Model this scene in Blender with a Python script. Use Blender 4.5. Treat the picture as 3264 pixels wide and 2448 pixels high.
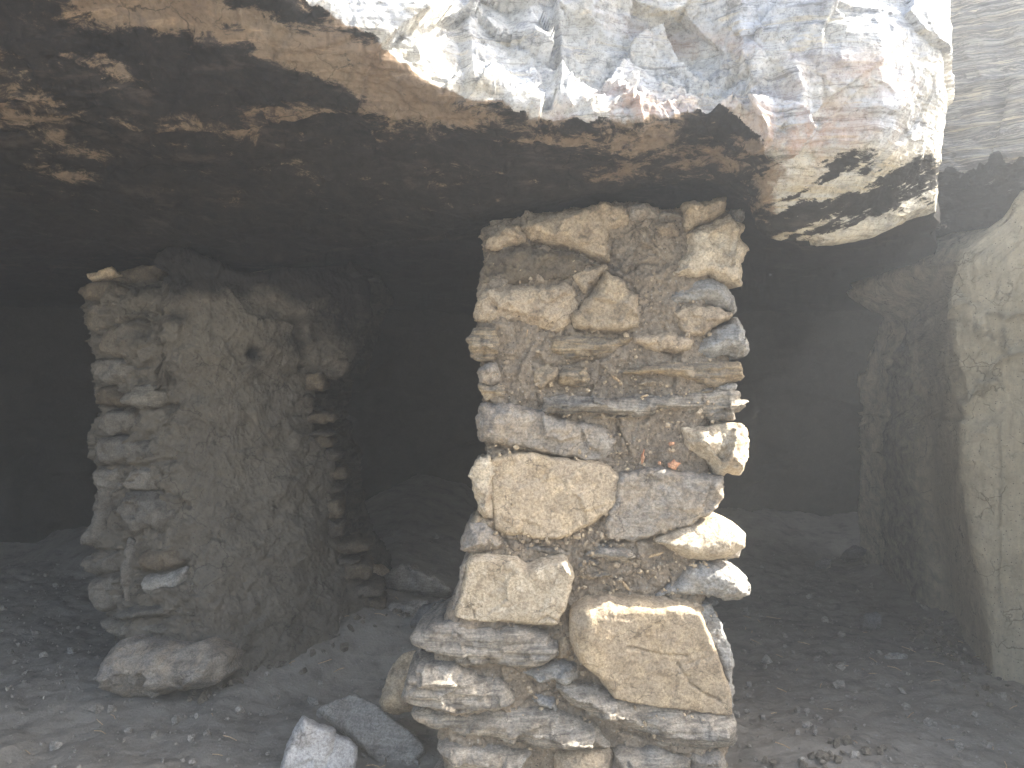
import bpy, bmesh, math, random
import numpy as np
from mathutils import Vector
from mathutils.geometry import delaunay_2d_cdt

random.seed(7)
RNG = np.random.default_rng(11)
for o in list(bpy.data.objects):
    bpy.data.objects.remove(o, do_unlink=True)
SC = bpy.context.scene
COL = SC.collection

# ------------------------------------------------------------------ camera, sky, sun, exposure
F = 29.0 / 36.0 * 1024.0            # focal length in pixels of the 1024 px wide picture
CAMZ = 1.0
cam_d = bpy.data.cameras.new('camera'); cam = bpy.data.objects.new('camera', cam_d); COL.objects.link(cam)
cam.location = (0, 0, CAMZ); cam.rotation_euler = (math.radians(90), 0, 0)
cam_d.lens = 29; cam_d.sensor_width = 36; cam_d.clip_start = 0.02; cam_d.clip_end = 2000
SC.camera = cam

SUN = Vector((0.715, 0.03, 0.70)).normalized()     # towards the sun
elev = math.asin(SUN.z); azim = math.atan2(SUN.x, SUN.y)
world = bpy.data.worlds.new('World'); SC.world = world; world.use_nodes = True
wn = world.node_tree; wn.nodes.clear()
sky = wn.nodes.new('ShaderNodeTexSky'); sky.sky_type = 'NISHITA'; sky.sun_disc = False
sky.dust_density = 4.0; sky.ozone_density = 0.6; sky.sun_elevation = elev; sky.sun_rotation = azim
bg = wn.nodes.new('ShaderNodeBackground'); bg.inputs['Strength'].default_value = 0.10
wo = wn.nodes.new('ShaderNodeOutputWorld')
wn.links.new(sky.outputs[0], bg.inputs[0]); wn.links.new(bg.outputs[0], wo.inputs[0])
sd = bpy.data.lights.new('sun', 'SUN'); so = bpy.data.objects.new('sun', sd); COL.objects.link(so)
sd.energy = 5.0; sd.angle = math.radians(0.5); sd.color = (1.0, 0.95, 0.87)
so.rotation_euler = SUN.to_track_quat('Z', 'Y').to_euler()
SC.view_settings.view_transform = 'Standard'; SC.view_settings.look = 'None'
SC.view_settings.exposure = 2.5; SC.view_settings.gamma = 1.0; SC.view_settings.use_curve_mapping = False
SC.cycles.max_bounces = 7; SC.cycles.diffuse_bounces = 5; SC.cycles.glossy_bounces = 2; SC.cycles.volume_bounces = 1
SC.cycles.use_denoising = True
HAZE_DENSITY = 0.043

# ------------------------------------------------------------------ noise in numpy
def _hash(ix, iy, iz, s):
    h = (ix.astype(np.int64) * 374761393 + iy.astype(np.int64) * 668265263 + iz.astype(np.int64) * 1274126177 + s * 144665) & 0xffffffff
    h = ((h ^ (h >> 13)) * 1274126177) & 0xffffffff
    h = ((h ^ (h >> 16)) * 2246822519) & 0xffffffff
    h = h ^ (h >> 15)
    return (h & 0xffffff) / float(0xffffff)
def vn(p, s=0):
    i = np.floor(p); f = p - i; u = f * f * f * (f * (f * 6 - 15) + 10)
    i = i.astype(np.int64); x, y, z = i[:, 0], i[:, 1], i[:, 2]
    r = 0
    for a in (0, 1):
        wa = u[:, 0] if a else 1 - u[:, 0]
        for b in (0, 1):
            wb = u[:, 1] if b else 1 - u[:, 1]
            for c in (0, 1):
                wc = u[:, 2] if c else 1 - u[:, 2]
                r = r + wa * wb * wc * _hash(x + a, y + b, z + c, s)
    return r * 2 - 1
def fbm(p, o=4, s=0, g=0.5):
    p = np.asarray(p, float); r = 0; a = 1; t = 0
    for k in range(o):
        r = r + a * vn(p * 2.03 ** k + 17.3 * k, s + k); t += a; a *= g
    return r / t * 1.5
def ridged(p, o=4, s=0):
    p = np.asarray(p, float); r = 0; a = 1; t = 0
    for k in range(o):
        r = r + a * (1 - 2 * np.abs(vn(p * 2.07 ** k + 9.1 * k, s + k))); t += a; a *= 0.5
    return r / t
def facet(p, s=0, edge=False):
    """tilted plane per voronoi cell: broken-rock faces"""
    p = np.asarray(p, float); i = np.floor(p).astype(np.int64)
    best = np.full(len(p), 9.0); val = np.zeros(len(p))
    for a in (-1, 0, 1):
        for b in (-1, 0, 1):
            for c in (-1, 0, 1):
                x, y, z = i[:, 0] + a, i[:, 1] + b, i[:, 2] + c
                fx = x + _hash(x, y, z, s + 1); fy = y + _hash(x, y, z, s + 2); fz = z + _hash(x, y, z, s + 3)
                dx, dy, dz = p[:, 0] - fx, p[:, 1] - fy, p[:, 2] - fz
                d = dx * dx + dy * dy + dz * dz
                m = d < best
                v = (dx * (_hash(x, y, z, s + 4) - .5) + dy * (_hash(x, y, z, s + 5) - .5) + dz * (_hash(x, y, z, s + 6) - .5)) * 2 \
                    + (_hash(x, y, z, s + 7) - .5) * .6
                val = np.where(m, v, val); best = np.where(m, d, best)
    return val
def sstep(a, b, x):
    t = np.clip((x - a) / (b - a), 0, 1); return t * t * (3 - 2 * t)
def pchip(xs, ys, x):
    """monotone cubic through stations; ys (n,...)"""
    xs = np.asarray(xs, float); ys = np.asarray(ys, float); x = np.clip(x, xs[0], xs[-1])
    h = np.diff(xs); hs = h.reshape((-1,) + (1,) * (ys.ndim - 1)); dl = np.diff(ys, axis=0) / hs
    m = np.zeros_like(ys); m[0] = dl[0]; m[-1] = dl[-1]
    for k in range(1, len(xs) - 1):
        w1 = 2 * h[k] + h[k - 1]; w2 = h[k] + 2 * h[k - 1]
        with np.errstate(divide='ignore', invalid='ignore'):
            t = (w1 + w2) / (w1 / dl[k - 1] + w2 / dl[k])
        m[k] = np.where(dl[k - 1] * dl[k] > 0, np.nan_to_num(t), 0)
    k = np.clip(np.searchsorted(xs, x, side='right') - 1, 0, len(xs) - 2)
    sh = (-1,) + (1,) * (ys.ndim - 1)
    t = ((x - xs[k]) / h[k]).reshape(sh); H = h[k].reshape(sh)
    return ys[k] * (1 + 2 * t) * (1 - t) ** 2 + m[k] * H * t * (1 - t) ** 2 + ys[k + 1] * t * t * (3 - 2 * t) + m[k + 1] * H * t * t * (t - 1)
def polydist(x, y, pts):
    """distance of points to a polyline"""
    d = np.full(x.shape, 1e9)
    for (ax, ay), (bx, by) in zip(pts[:-1], pts[1:]):
        vx, vy = bx - ax, by - ay; L = vx * vx + vy * vy + 1e-12
        t = np.clip(((x - ax) * vx + (y - ay) * vy) / L, 0, 1)
        d = np.minimum(d, np.hypot(x - ax - t * vx, y - ay - t * vy))
    return d
def P(px, py, d):
    px, py, d = np.broadcast_arrays(np.asarray(px, float), np.asarray(py, float), np.asarray(d, float))
    return np.stack([(px - 512) / F * d, d, CAMZ - (py - 384) / F * d], -1)
def pxz(z, d): return 384 - (z - CAMZ) / d * F
def C1(*q): return [(439.2 + .15602 * a, 188.2 + .15602 * b) for a, b in q]
def C2(*q): return [(376.5 + .2171 * a, 407.8 + .2171 * b) for a, b in q]
def C3(*q): return [(62.7 + .15602 * a, 235.3 + .15602 * b) for a, b in q]
def C4(*q): return [(.19856 * a, 470.6 + .19856 * b) for a, b in q]

# ------------------------------------------------------------------ materials
class NT:
    def __init__(s, name):
        s.m = bpy.data.materials.new(name); s.m.use_nodes = True; s.t = s.m.node_tree; s.t.nodes.clear()
        s.out = s.t.nodes.new('ShaderNodeOutputMaterial'); s.b = s.t.nodes.new('ShaderNodeBsdfPrincipled')
        s.t.links.new(s.b.outputs[0], s.out.inputs[0])
        s.b.inputs['Specular IOR Level'].default_value = 0.2
        tc = s.t.nodes.new('ShaderNodeTexCoord'); s.co = tc.outputs['Object']
        oi = s.t.nodes.new('ShaderNodeObjectInfo'); s.rnd = oi.outputs['Random']
    def put(s, sock, v):
        if isinstance(v, bpy.types.NodeSocket): s.t.links.new(v, sock)
        else: sock.default_value = v
    def mp(s, co, scale=(1, 1, 1), rot=(0, 0, 0), loc=(0, 0, 0)):
        n = s.t.nodes.new('ShaderNodeMapping'); s.put(n.inputs[0], co)
        n.inputs['Scale'].default_value = scale; n.inputs['Rotation'].default_value = rot; n.inputs['Location'].default_value = loc
        return n.outputs[0]
    def noise(s, scale, co=None, det=5, rough=.6, dist=0.0):
        n = s.t.nodes.new('ShaderNodeTexNoise'); s.put(n.inputs['Vector'], co or s.co)
        n.inputs['Scale'].default_value = scale; n.inputs['Detail'].default_value = det
        n.inputs['Roughness'].default_value = rough; n.inputs['Distortion'].default_value = dist
        return n.outputs['Fac']
    def voro(s, scale, co=None, feat='F1', out='Distance'):
        n = s.t.nodes.new('ShaderNodeTexVoronoi'); s.put(n.inputs['Vector'], co or s.co); n.feature = feat
        n.inputs['Scale'].default_value = scale
        return n.outputs[out]
    def ramp(s, f, stops):
        n = s.t.nodes.new('ShaderNodeValToRGB'); s.put(n.inputs[0], f)
        e = n.color_ramp.elements
        while len(e) < len(stops): e.new(0.5)
        for k, (p, c) in enumerate(stops):
            e[k].position = p; e[k].color = (c, c, c, 1) if not isinstance(c, tuple) else (*c, 1)
        return n.outputs[0]
    def mix(s, f, a, b, mode='MIX'):
        n = s.t.nodes.new('ShaderNodeMix'); n.data_type = 'RGBA'; n.blend_type = mode
        s.put(n.inputs[0], f)
        for sock, v in ((n.inputs[6], a), (n.inputs[7], b)):
            s.put(sock, (*v, 1) if isinstance(v, tuple) else v)
        return n.outputs[2]
    def math(s, op, a, b=0.0, clamp=False):
        n = s.t.nodes.new('ShaderNodeMath'); n.operation = op; n.use_clamp = clamp
        s.put(n.inputs[0], a); s.put(n.inputs[1], b); return n.outputs[0]
    def attr(s, name):
        n = s.t.nodes.new('ShaderNodeAttribute'); n.attribute_name = name; return n.outputs['Fac']
    def bump(s, h, strength, dist, prev=None):
        n = s.t.nodes.new('ShaderNodeBump'); s.put(n.inputs['Height'], h)
        n.inputs['Strength'].default_value = strength; n.inputs['Distance'].default_value = dist
        if prev is not None: s.put(n.inputs['Normal'], prev)
        return n.outputs[0]
    def done(s, col, nrm=None, rough=.9):
        s.put(s.b.inputs['Base Color'], col); s.put(s.b.inputs['Roughness'], rough)
        if nrm is not None: s.put(s.b.inputs['Normal'], nrm)
        return s.m

def cracks_f(n, scale, amt=.8, width=.02, stretch=(1, 1, 1), seed=0.0):
    """thin broken crack lines: 1 on the crack"""
    wp = n.t.nodes.new('ShaderNodeTexNoise'); n.put(wp.inputs['Vector'], n.co); wp.inputs['Scale'].default_value = scale * 1.3; wp.inputs['Detail'].default_value = 6
    vm = n.t.nodes.new('ShaderNodeVectorMath'); vm.operation = 'MULTIPLY_ADD'; n.put(vm.inputs[0], wp.outputs['Color']); vm.inputs[1].default_value = (.9 / scale,) * 3; n.put(vm.inputs[2], n.co)
    v = n.voro(scale, n.mp(vm.outputs[0], stretch, loc=(seed, 0, 0)), 'DISTANCE_TO_EDGE')
    m = n.ramp(n.noise(scale * .8, n.mp(n.co, loc=(seed, 4, 4)), det=4), [(.48, 0.0), (.58, amt)])
    return n.math('MULTIPLY', n.ramp(v, [(0.0, 1.0), (width, 0.0)]), m)
def sharp(n, f, thr, w=.05):
    return n.ramp(f, [(max(0, thr - w), 0.0), (min(1, thr + w), 1.0)])

def stone_mat(name, a, b, c, dust=(.32, .262, .19), dust_amt=.6, strata=0.0, rot=0.0, dark=(.045, .043, .04), spots=.3, bright=1.12):
    """a main tone, b second tone, c pale or ochre patches, strata 0..1 foliation"""
    n = NT(name)
    big = n.noise(9, det=4, dist=.6); med = n.noise(30, det=6, rough=.65); fine = n.noise(160, det=4, rough=.7)
    col = n.mix(n.ramp(big, [(.38, 0.0), (.62, 1.0)]), a, b)
    col = n.mix(n.math('MULTIPLY', sharp(n, med, .58, .07), .8), col, c)
    if strata:
        sv = n.mp(n.co, (5, 5, 75), (0, rot, 0)); st = n.noise(1, sv, det=6, rough=.7, dist=.9)
        sv2 = n.mp(n.co, (9, 9, 190), (0, rot, 0)); st2 = n.noise(1, sv2, det=3, rough=.6, dist=.5)
        lines = n.mix(n.ramp(st, [(.36, 0.0), (.5, .5), (.62, 1.0)]), dark, c)
        col = n.mix(strata, col, lines)
        col = n.mix(n.math('MULTIPLY', sharp(n, st2, .56, .04), .45 * strata), col, dark)
    # dark specks, weather stains
    sp = n.voro(120); col = n.mix(n.math('MULTIPLY', n.ramp(sp, [(.08, 1.0), (.22, 0.0)]), spots), col, dark)
    stain = n.noise(17, n.mp(n.co, (1, 1, 1), loc=(3, 7, 1)), det=6, rough=.7)
    col = n.mix(n.math('MULTIPLY', sharp(n, stain, .56, .05), .6), col, n.mix(1.0, col, (.48, .44, .40), 'MULTIPLY'))
    # dust and clay sticking in patches
    du = n.noise(14, n.mp(n.co, loc=(11, 2, 5)), det=7, rough=.72)
    col = n.mix(n.math('MULTIPLY', sharp(n, du, .53, .06), dust_amt), col, dust)
    col = n.mix(n.ramp(fine, [(.40, .65), (.56, 0.0)]), col, n.mix(1.0, col, (.46, .43, .41), 'MULTIPLY'))
    fn = n.noise(300, det=2, rough=.6); col = n.mix(n.ramp(fn, [(.54, 0.0), (.66, .5)]), col, n.mix(1.0, col, (1.5, 1.48, 1.45), 'MULTIPLY'))
    ck = cracks_f(n, 13, .8, .022, (1, 1, 1.8)); col = n.mix(ck, col, n.mix(1.0, col, (.22, .2, .18), 'MULTIPLY'))
    val = n.math('ADD', n.math('MULTIPLY', n.rnd, .34), bright)
    hs = n.t.nodes.new('ShaderNodeHueSaturation'); n.put(hs.inputs['Value'], val); n.put(hs.inputs['Color'], col)
    nr = n.bump(med, .7, .008); nr = n.bump(fine, .9, .003, nr)
    if strata: nr = n.bump(st, .8 * strata, .006, nr); nr = n.bump(st2, .6 * strata, .003, nr)
    nr = n.bump(n.noise(420, det=3), .7, .0011, nr)
    return n.done(hs.outputs[0], nr, .88)

M = {}
M['tan'] = stone_mat('tan_stone', (.38, .30, .195), (.29, .235, .165), (.48, .385, .255), dust_amt=.7)
M['pale'] = stone_mat('pale_stone', (.49, .41, .29), (.38, .32, .235), (.56, .50, .39), dust_amt=.35, spots=.2)
M['grey'] = stone_mat('grey_stone', (.22, .205, .185), (.27, .235, .19), (.33, .30, .25), strata=.25)
M['blue'] = stone_mat('blue_grey_stone', (.205, .205, .195), (.26, .255, .235), (.35, .34, .31), dust_amt=.3, strata=.25)
M['schist'] = stone_mat('schist', (.20, .195, .185), (.27, .235, .185), (.40, .36, .29), dust_amt=.3, strata=.62, rot=.05)
M['ochre'] = stone_mat('ochre_schist', (.33, .255, .16), (.22, .205, .18), (.47, .36, .21), dust_amt=.3, strata=.6, rot=-.06)
M['dusty'] = stone_mat('clay_coated_stone', (.35, .28, .19), (.28, .225, .16), (.42, .33, .215), dust_amt=.6)
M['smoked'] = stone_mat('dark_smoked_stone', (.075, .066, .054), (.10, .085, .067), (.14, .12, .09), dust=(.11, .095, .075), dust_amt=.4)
M['fallen3'] = stone_mat('fallen_slab_stone', (.24, .225, .195), (.30, .275, .235), (.37, .34, .29), dust=(.25, .23, .2), dust_amt=.4, strata=.35, rot=.5)
M['fallen2'] = stone_mat('pale_broken_stone', (.36, .35, .33), (.42, .41, .39), (.5, .48, .45), dust=(.3, .28, .26), dust_amt=.3)
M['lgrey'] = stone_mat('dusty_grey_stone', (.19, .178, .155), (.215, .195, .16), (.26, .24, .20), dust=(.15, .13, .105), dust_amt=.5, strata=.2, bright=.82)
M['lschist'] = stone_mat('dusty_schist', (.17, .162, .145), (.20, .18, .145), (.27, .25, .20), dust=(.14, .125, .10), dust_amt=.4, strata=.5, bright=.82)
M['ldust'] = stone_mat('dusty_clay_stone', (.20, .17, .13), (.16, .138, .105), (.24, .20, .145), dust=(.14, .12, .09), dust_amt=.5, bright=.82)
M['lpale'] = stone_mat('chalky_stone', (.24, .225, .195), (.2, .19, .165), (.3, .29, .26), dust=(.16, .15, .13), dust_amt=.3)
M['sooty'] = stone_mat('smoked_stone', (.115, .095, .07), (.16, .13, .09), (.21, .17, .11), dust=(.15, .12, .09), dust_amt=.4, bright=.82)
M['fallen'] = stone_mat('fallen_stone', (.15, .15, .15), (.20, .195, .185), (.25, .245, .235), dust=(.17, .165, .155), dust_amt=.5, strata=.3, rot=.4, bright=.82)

def mud_mat(name, a, b, peb, soot_shade=False, vert=False, grain=.8):
    n = NT(name)
    big = n.noise(5, det=4, dist=.4); med = n.noise(24, det=7, rough=.7); fine = n.noise(110, det=5, rough=.75)
    col = n.mix(n.ramp(big, [(.35, 0.0), (.65, 1.0)]), a, b)
    col = n.mix(n.ramp(med, [(.35, .55), (.6, 0.0)]), col, n.mix(1.0, col, (.62, .6, .58), 'MULTIPLY'))
    # grit of many tones
    v = n.t.nodes.new('ShaderNodeTexVoronoi'); n.put(v.inputs['Vector'], n.co); v.inputs['Scale'].default_value = 150
    hsv = n.t.nodes.new('ShaderNodeSeparateColor'); n.put(hsv.inputs[0], v.outputs['Color'])
    g = n.math('MULTIPLY', n.ramp(hsv.outputs[0], [(.84, 0.0), (.9, 1.0)]), n.ramp(v.outputs['Distance'], [(.25, 1.0), (.4, 0.0)]))
    col = n.mix(n.math('MULTIPLY', g, .75), col, peb)
    g2 = n.math('MULTIPLY', n.ramp(hsv.outputs[1], [(.9, 0.0), (.94, 1.0)]), n.ramp(v.outputs['Distance'], [(.2, 1.0), (.35, 0.0)]))
    col = n.mix(n.math('MULTIPLY', g2, .8), col, (.04, .035, .035))
    v2 = n.voro(46); 
    if vert:
        st = n.noise(1, n.mp(n.co, (60, 60, 6)), det=4, rough=.6)
        col = n.mix(n.ramp(st, [(.4, .4), (.6, 0.0)]), col, n.mix(1.0, col, (.7, .7, .68), 'MULTIPLY'))
    if soot_shade:
        s1 = n.noise(16, det=8, rough=.75, dist=.5)
        f = n.math('ADD', n.attr('soot'), n.math('MULTIPLY', n.math('SUBTRACT', s1, .5), 1.2))
        col = n.mix(n.ramp(f, [(.2, 0.0), (.72, .95)]), col, (.028, .026, .025))
    fine2 = n.noise(420, det=3, rough=.7)
    ck = cracks_f(n, 11, .75, .03); col = n.mix(ck, col, n.mix(1.0, col, (.25, .23, .21), 'MULTIPLY'))
    col = n.mix(n.ramp(fine, [(.40, .85 * grain), (.54, 0.0)]), col, n.mix(1.0, col, (.46, .43, .41), 'MULTIPLY'))
    col = n.mix(n.ramp(fine, [(.58, 0.0), (.68, .5 * grain)]), col, n.mix(1.0, col, (1.4, 1.38, 1.34), 'MULTIPLY'))
    col = n.mix(n.math('MULTIPLY', fine, .45), col, n.mix(1.0, col, (.6, .58, .56), 'MULTIPLY'))
    nr = n.bump(med, .8, .014); nr = n.bump(fine, 1.0, .006, nr); nr = n.bump(fine2, .9, .002, nr)
    nr = n.bump(n.ramp(v.outputs['Distance'], [(.1, 1.0), (.5, 0.0)]), .35, .002, nr)
    return n.done(col, nr, .95)
M['mud'] = mud_mat('clay_mortar', (.41, .34, .255), (.48, .395, .29), (.60, .55, .46), soot_shade=True)
M['plaster'] = mud_mat('clay_plaster', (.195, .172, .138), (.23, .203, .158), (.20, .19, .17), soot_shade=True, grain=.3)
M['plaster2'] = mud_mat('straw_clay_plaster', (.66, .59, .43), (.57, .51, .37), (.36, .34, .28), soot_shade=True, vert=True, grain=.2)

# ------------------------------------------------------------------ mesh helpers
def link(name, me, mat, parent=None, origin=None):
    o = bpy.data.objects.new(name, me); COL.objects.link(o)
    if mat: me.materials.append(mat)
    if parent is not None: o.parent = parent
    return o
def empty(name, loc, label, cat, group=None):
    o = bpy.data.objects.new(name, None); COL.objects.link(o); o.location = loc; o.empty_display_size = .1
    o['label'] = label; o['category'] = cat; o['kind'] = 'thing'
    if group: o['group'] = group
    return o
def tag(o, label, cat, group=None):
    o['label'] = label; o['category'] = cat; o['kind'] = 'thing'
    if group: o['group'] = group
    return o
def place(o, verts_origin, parent):
    o.location = Vector(verts_origin) - (parent.location if parent else Vector((0, 0, 0)))
def mesh_np(name, V, faces, quads=True, smooth=True):
    me = bpy.data.meshes.new(name); k = faces.shape[1]
    me.vertices.add(len(V)); me.vertices.foreach_set('co', np.ascontiguousarray(V, np.float32).ravel())
    me.loops.add(faces.size); me.loops.foreach_set('vertex_index', np.ascontiguousarray(faces, np.int32).ravel())
    me.polygons.add(len(faces)); me.polygons.foreach_set('loop_start', np.arange(0, faces.size, k, dtype=np.int32))
    me.update(calc_edges=True)
    me.polygons.foreach_set('use_smooth', np.full(len(faces), smooth))
    return me
def grid_faces(nu, nv, wrap=False, flip=False):
    i = np.arange(nu if wrap else nu - 1); j = np.arange(nv - 1)
    I, J = np.meshgrid(i, j, indexing='ij'); I2 = (I + 1) % nu
    q = np.stack([I * nv + J, I2 * nv + J, I2 * nv + J + 1, I * nv + J + 1], -1).reshape(-1, 4)
    return q[:, ::-1] if flip else q
def grid_normals(G, wrap=False):
    if wrap: du = np.roll(G, -1, 0) - np.roll(G, 1, 0)
    else: du = np.gradient(G, axis=0)
    dv = np.gradient(G, axis=1)
    n = np.cross(du, dv); n /= np.linalg.norm(n, axis=-1, keepdims=True) + 1e-12
    return n
def vattr(me, name, vals):
    a = me.attributes.new(name, 'FLOAT', 'POINT'); a.data.foreach_set('value', np.ascontiguousarray(vals, np.float32).ravel())
def vnormals(me):
    n = np.empty(len(me.vertices) * 3, np.float32); me.vertex_normals.foreach_get('vector', n); return n.reshape(-1, 3)

# a stone cut to an outline seen from the doorway, with real thickness behind its face
def stone(pts, d, mat, parent=None, H=.03, T=.14, slope=2.0, n=(0, -1, 0), sp=.0039, kind='block', seed=None, name='stone',
          label=None, rough=1.0, rounded=1, origin_z=None, cracks=()):
    seed = seed if seed is not None else int(RNG.integers(1, 9999)); rr = np.random.default_rng(seed)
    pts = np.array(pts, float); n = np.array(n, float); n /= np.linalg.norm(n)
    cpx = pts.mean(0); O = np.array([(cpx[0] - 512) / F, 1, -(cpx[1] - 384) / F]) * d
    ua = np.cross((0, 0, 1), n); 
    if np.linalg.norm(ua) < 1e-3: ua = np.array([1., 0, 0])
    ua /= np.linalg.norm(ua); ub = np.cross(n, ua)
    def proj(q):
        r = np.stack([(q[:, 0] - 512) / F, np.ones(len(q)), -(q[:, 1] - 384) / F], -1)
        t = (O @ n) / (r @ n); w = r * t[:, None] - O
        return np.stack([w @ ua, w @ ub], -1)
    q = proj(pts)
    area = 0.5 * np.sum(q[:, 0] * np.roll(q[:, 1], -1) - np.roll(q[:, 0], -1) * q[:, 1])
    if area < 0: q = q[::-1]; area = -area
    for _ in range(rounded):                        # soften the corners a little
        nx = np.roll(q, -1, 0); q = np.stack([q * .9 + nx * .1, q * .1 + nx * .9], 1).reshape(-1, 2)
    nx = np.roll(q, -1, 0); L = np.linalg.norm(nx - q, axis=1); ring = []
    for k in range(len(q)):
        m = max(1, int(round(L[k] / sp)))
        for j in range(m): ring.append(q[k] + (nx[k] - q[k]) * j / m)
    ring = np.array(ring); r3 = np.c_[ring * 28, np.full(len(ring), seed * 1.7)]
    jit = np.stack([fbm(r3, 4, seed, .62), fbm(r3 + 50, 4, seed + 9, .62)], -1)
    ring = ring + jit * (.0062 if kind == 'block' else .0050) * rough
    R = math.sqrt(area / math.pi)
    # interior lattice
    lo, hi = ring.min(0), ring.max(0)
    gx = np.arange(lo[0], hi[0], sp); gy = np.arange(lo[1], hi[1], sp * .87)
    X, Y = np.meshgrid(gx, gy); X = X + (np.arange(len(gy)) % 2)[:, None] * sp / 2
    pi = np.c_[X.ravel(), Y.ravel()] + rr.uniform(-.15, .15, (X.size, 2)) * sp
    x1, y1 = ring[:, 0], ring[:, 1]; x2, y2 = np.roll(x1, -1), np.roll(y1, -1)
    cond = ((y1[None] > pi[:, 1:2]) != (y2[None] > pi[:, 1:2])) & (pi[:, 0:1] < (x2 - x1)[None] * (pi[:, 1:2] - y1[None]) / ((y2 - y1)[None] + 1e-15) + x1[None])
    pi = pi[cond.sum(1) % 2 == 1]
    def edist(p):
        D = np.linalg.norm(p[:, None] - ring[None], axis=2); k = D.argmin(1); return D[np.arange(len(p)), k], k
    if len(pi): e, k = edist(pi); pi = pi[e > .6 * sp]
    allp = np.vstack([ring, pi]); nr = len(ring)
    res = delaunay_2d_cdt([Vector(p) for p in allp], [(k, (k + 1) % nr) for k in range(nr)], [], 1, 1e-7)
    P2 = np.array([tuple(v) for v in res[0]]); tris = [f for f in res[2]]
    ids = res[3]; ringmap = {}
    for k, src in enumerate(ids):
        for s_ in src:
            if s_ < nr: ringmap[s_] = k
    e, kn = edist(P2); e = np.where(np.isin(np.arange(len(P2)), list(ringmap.values())), 0, e)
    slop = slope * 1.35 * (.45 + 1.1 * (.5 + .5 * fbm(np.c_[ring[kn] * 9, np.full(len(kn), seed)], 2, seed)))
    ax = rr.normal(size=2); ax /= np.linalg.norm(ax)
    Hp = H * (1 + .45 * (P2 @ ax) / R)
    h = Hp * np.tanh(1.15 * slop * e / np.maximum(Hp, 1e-4)) 
    w = np.clip(e / (.25 * R), 0, 1)
    p3 = np.c_[P2, np.full(len(P2), seed * .37)]
    h = h + w * facet(p3 * np.array([.55, .55, 1]) / max(R, .02) * 1.9, seed) * H * .42 * rough + w * facet(p3 * np.array([1.6, 1.6, 1]) / max(R, .02) * 1.9, seed + 5) * H * .10 * rough
    h = h + w * fbm(p3 * 16, 4, seed) * H * .14 * rough
    if kind == 'schist':
        sl = rr.uniform(-.06, .06); c = np.c_[P2[:, 0] * 5, P2[:, 1] * 95 + P2[:, 0] * sl * 95, np.full(len(P2), seed)]
        lay = fbm(c, 4, seed, .6); h = h + w * lay * min(.007, H * .3)
    for cr in cracks:
        cq = proj(np.array(cr, float)); dd = polydist(P2[:, 0] + .002 * fbm(p3 * 90, 2, 3), P2[:, 1] + .002 * fbm(p3 * 90, 2, 5), [tuple(v) for v in cq])
        h = h - .009 * np.exp(-(dd / .0028) ** 2)
    V = [O[None] + P2[:, :1] * ua + P2[:, 1:2] * ub + h[:, None] * n]
    faces = [tuple(f) for f in tris]; base = len(P2); cen = ring.mean(0); prev = [ringmap[k] for k in range(nr)]
    rows = 5
    for r in range(1, rows + 1):
        t = r / rows; sc = 1 - .16 * t * t; rg = cen + (ring - cen) * sc
        if kind == 'schist': rg = rg + .004 * vn(np.c_[rg * 70, np.full(nr, r * 3.1)], seed)[:, None]
        V.append(O[None] + rg[:, :1] * ua + rg[:, 1:2] * ub - n * T * t)
        cur = list(range(base, base + nr)); base += nr
        for k in range(nr):
            k2 = (k + 1) % nr; faces.append((prev[k], cur[k], cur[k2])); faces.append((prev[k], cur[k2], prev[k2]))
        prev = cur
    V.append((O + cen[0] * ua + cen[1] * ub - n * T)[None]); c0 = base
    for k in range(nr): faces.append((prev[k], c0, prev[(k + 1) % nr]))
    V = np.vstack(V) + np.array([0, 0, CAMZ])
    org = V.mean(0) if origin_z is None else np.array([V[:, 0].mean(), V[:, 1].mean(), origin_z])
    me = mesh_np(name, V - org, np.array(faces, np.int32))
    nn = vnormals(me)
    q3 = (V - org) + seed
    if kind == 'schist':
        D = fbm(q3 * np.array([14, 14, 90]), 4, seed) * .0036 * rough + facet(q3 * np.array([18, 18, 60]), seed) * .0035 + fbm(q3 * 130, 3, seed) * .0008
    else:
        D = fbm(q3 * 45, 4, seed, .65) * .0034 * rough + facet(q3 * 42, seed) * .0030 * rough + np.minimum(0, fbm(q3 * 30, 3, seed + 3) + .25) * .006 * rough
    co = (V - org) + nn * D[:, None]
    me.vertices.foreach_set('co', co.astype(np.float32).ravel()); me.update()
    o = link(name, me, M[mat] if isinstance(mat, str) else mat, parent); place(o, org, parent)
    if label: o['label'] = label
    return o

# ------------------------------------------------------------------ rock overhang (one continuous weathered boulder and its underside)
def control_sheet(cols, us, vs):
    """cols: (nu, nv, 3) control net of (px, py, depth); us, vs: fractional station indices to sample"""
    a = pchip(np.arange(cols.shape[0]), cols, us)                 # (U, nv, 3)
    b = pchip(np.arange(cols.shape[1]), np.swapaxes(a, 0, 1), vs) # (V, U, 3)
    return np.swapaxes(b, 0, 1)
def spread(counts):
    out = []
    for k, c in enumerate(counts): out += list(k + np.arange(c) / c)
    return np.array(out + [len(counts)])
def zc(px, z, d): return (px, pxz(CAMZ + z, d), d)
def column(px, face, lip, und, sil, beh):
    """face: 2 points (py, d) between the frame top and the lip; und: 3; sil: (py, d); beh: (z, d)"""
    return [zc(px, 3.2, 7.5), zc(px, 2.6, 2.6), (px, -420, face[0][1] + .1), (px, face[0][0], face[0][1]), (px, face[1][0], face[1][1]),
            (px, lip[0], lip[1])] + [(px, a, b) for a, b in und] + [(px, sil[0], sil[1]), zc(px, beh[0], beh[1]), zc(px, .42, 3.8), zc(px, .30, 7.5)]
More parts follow.
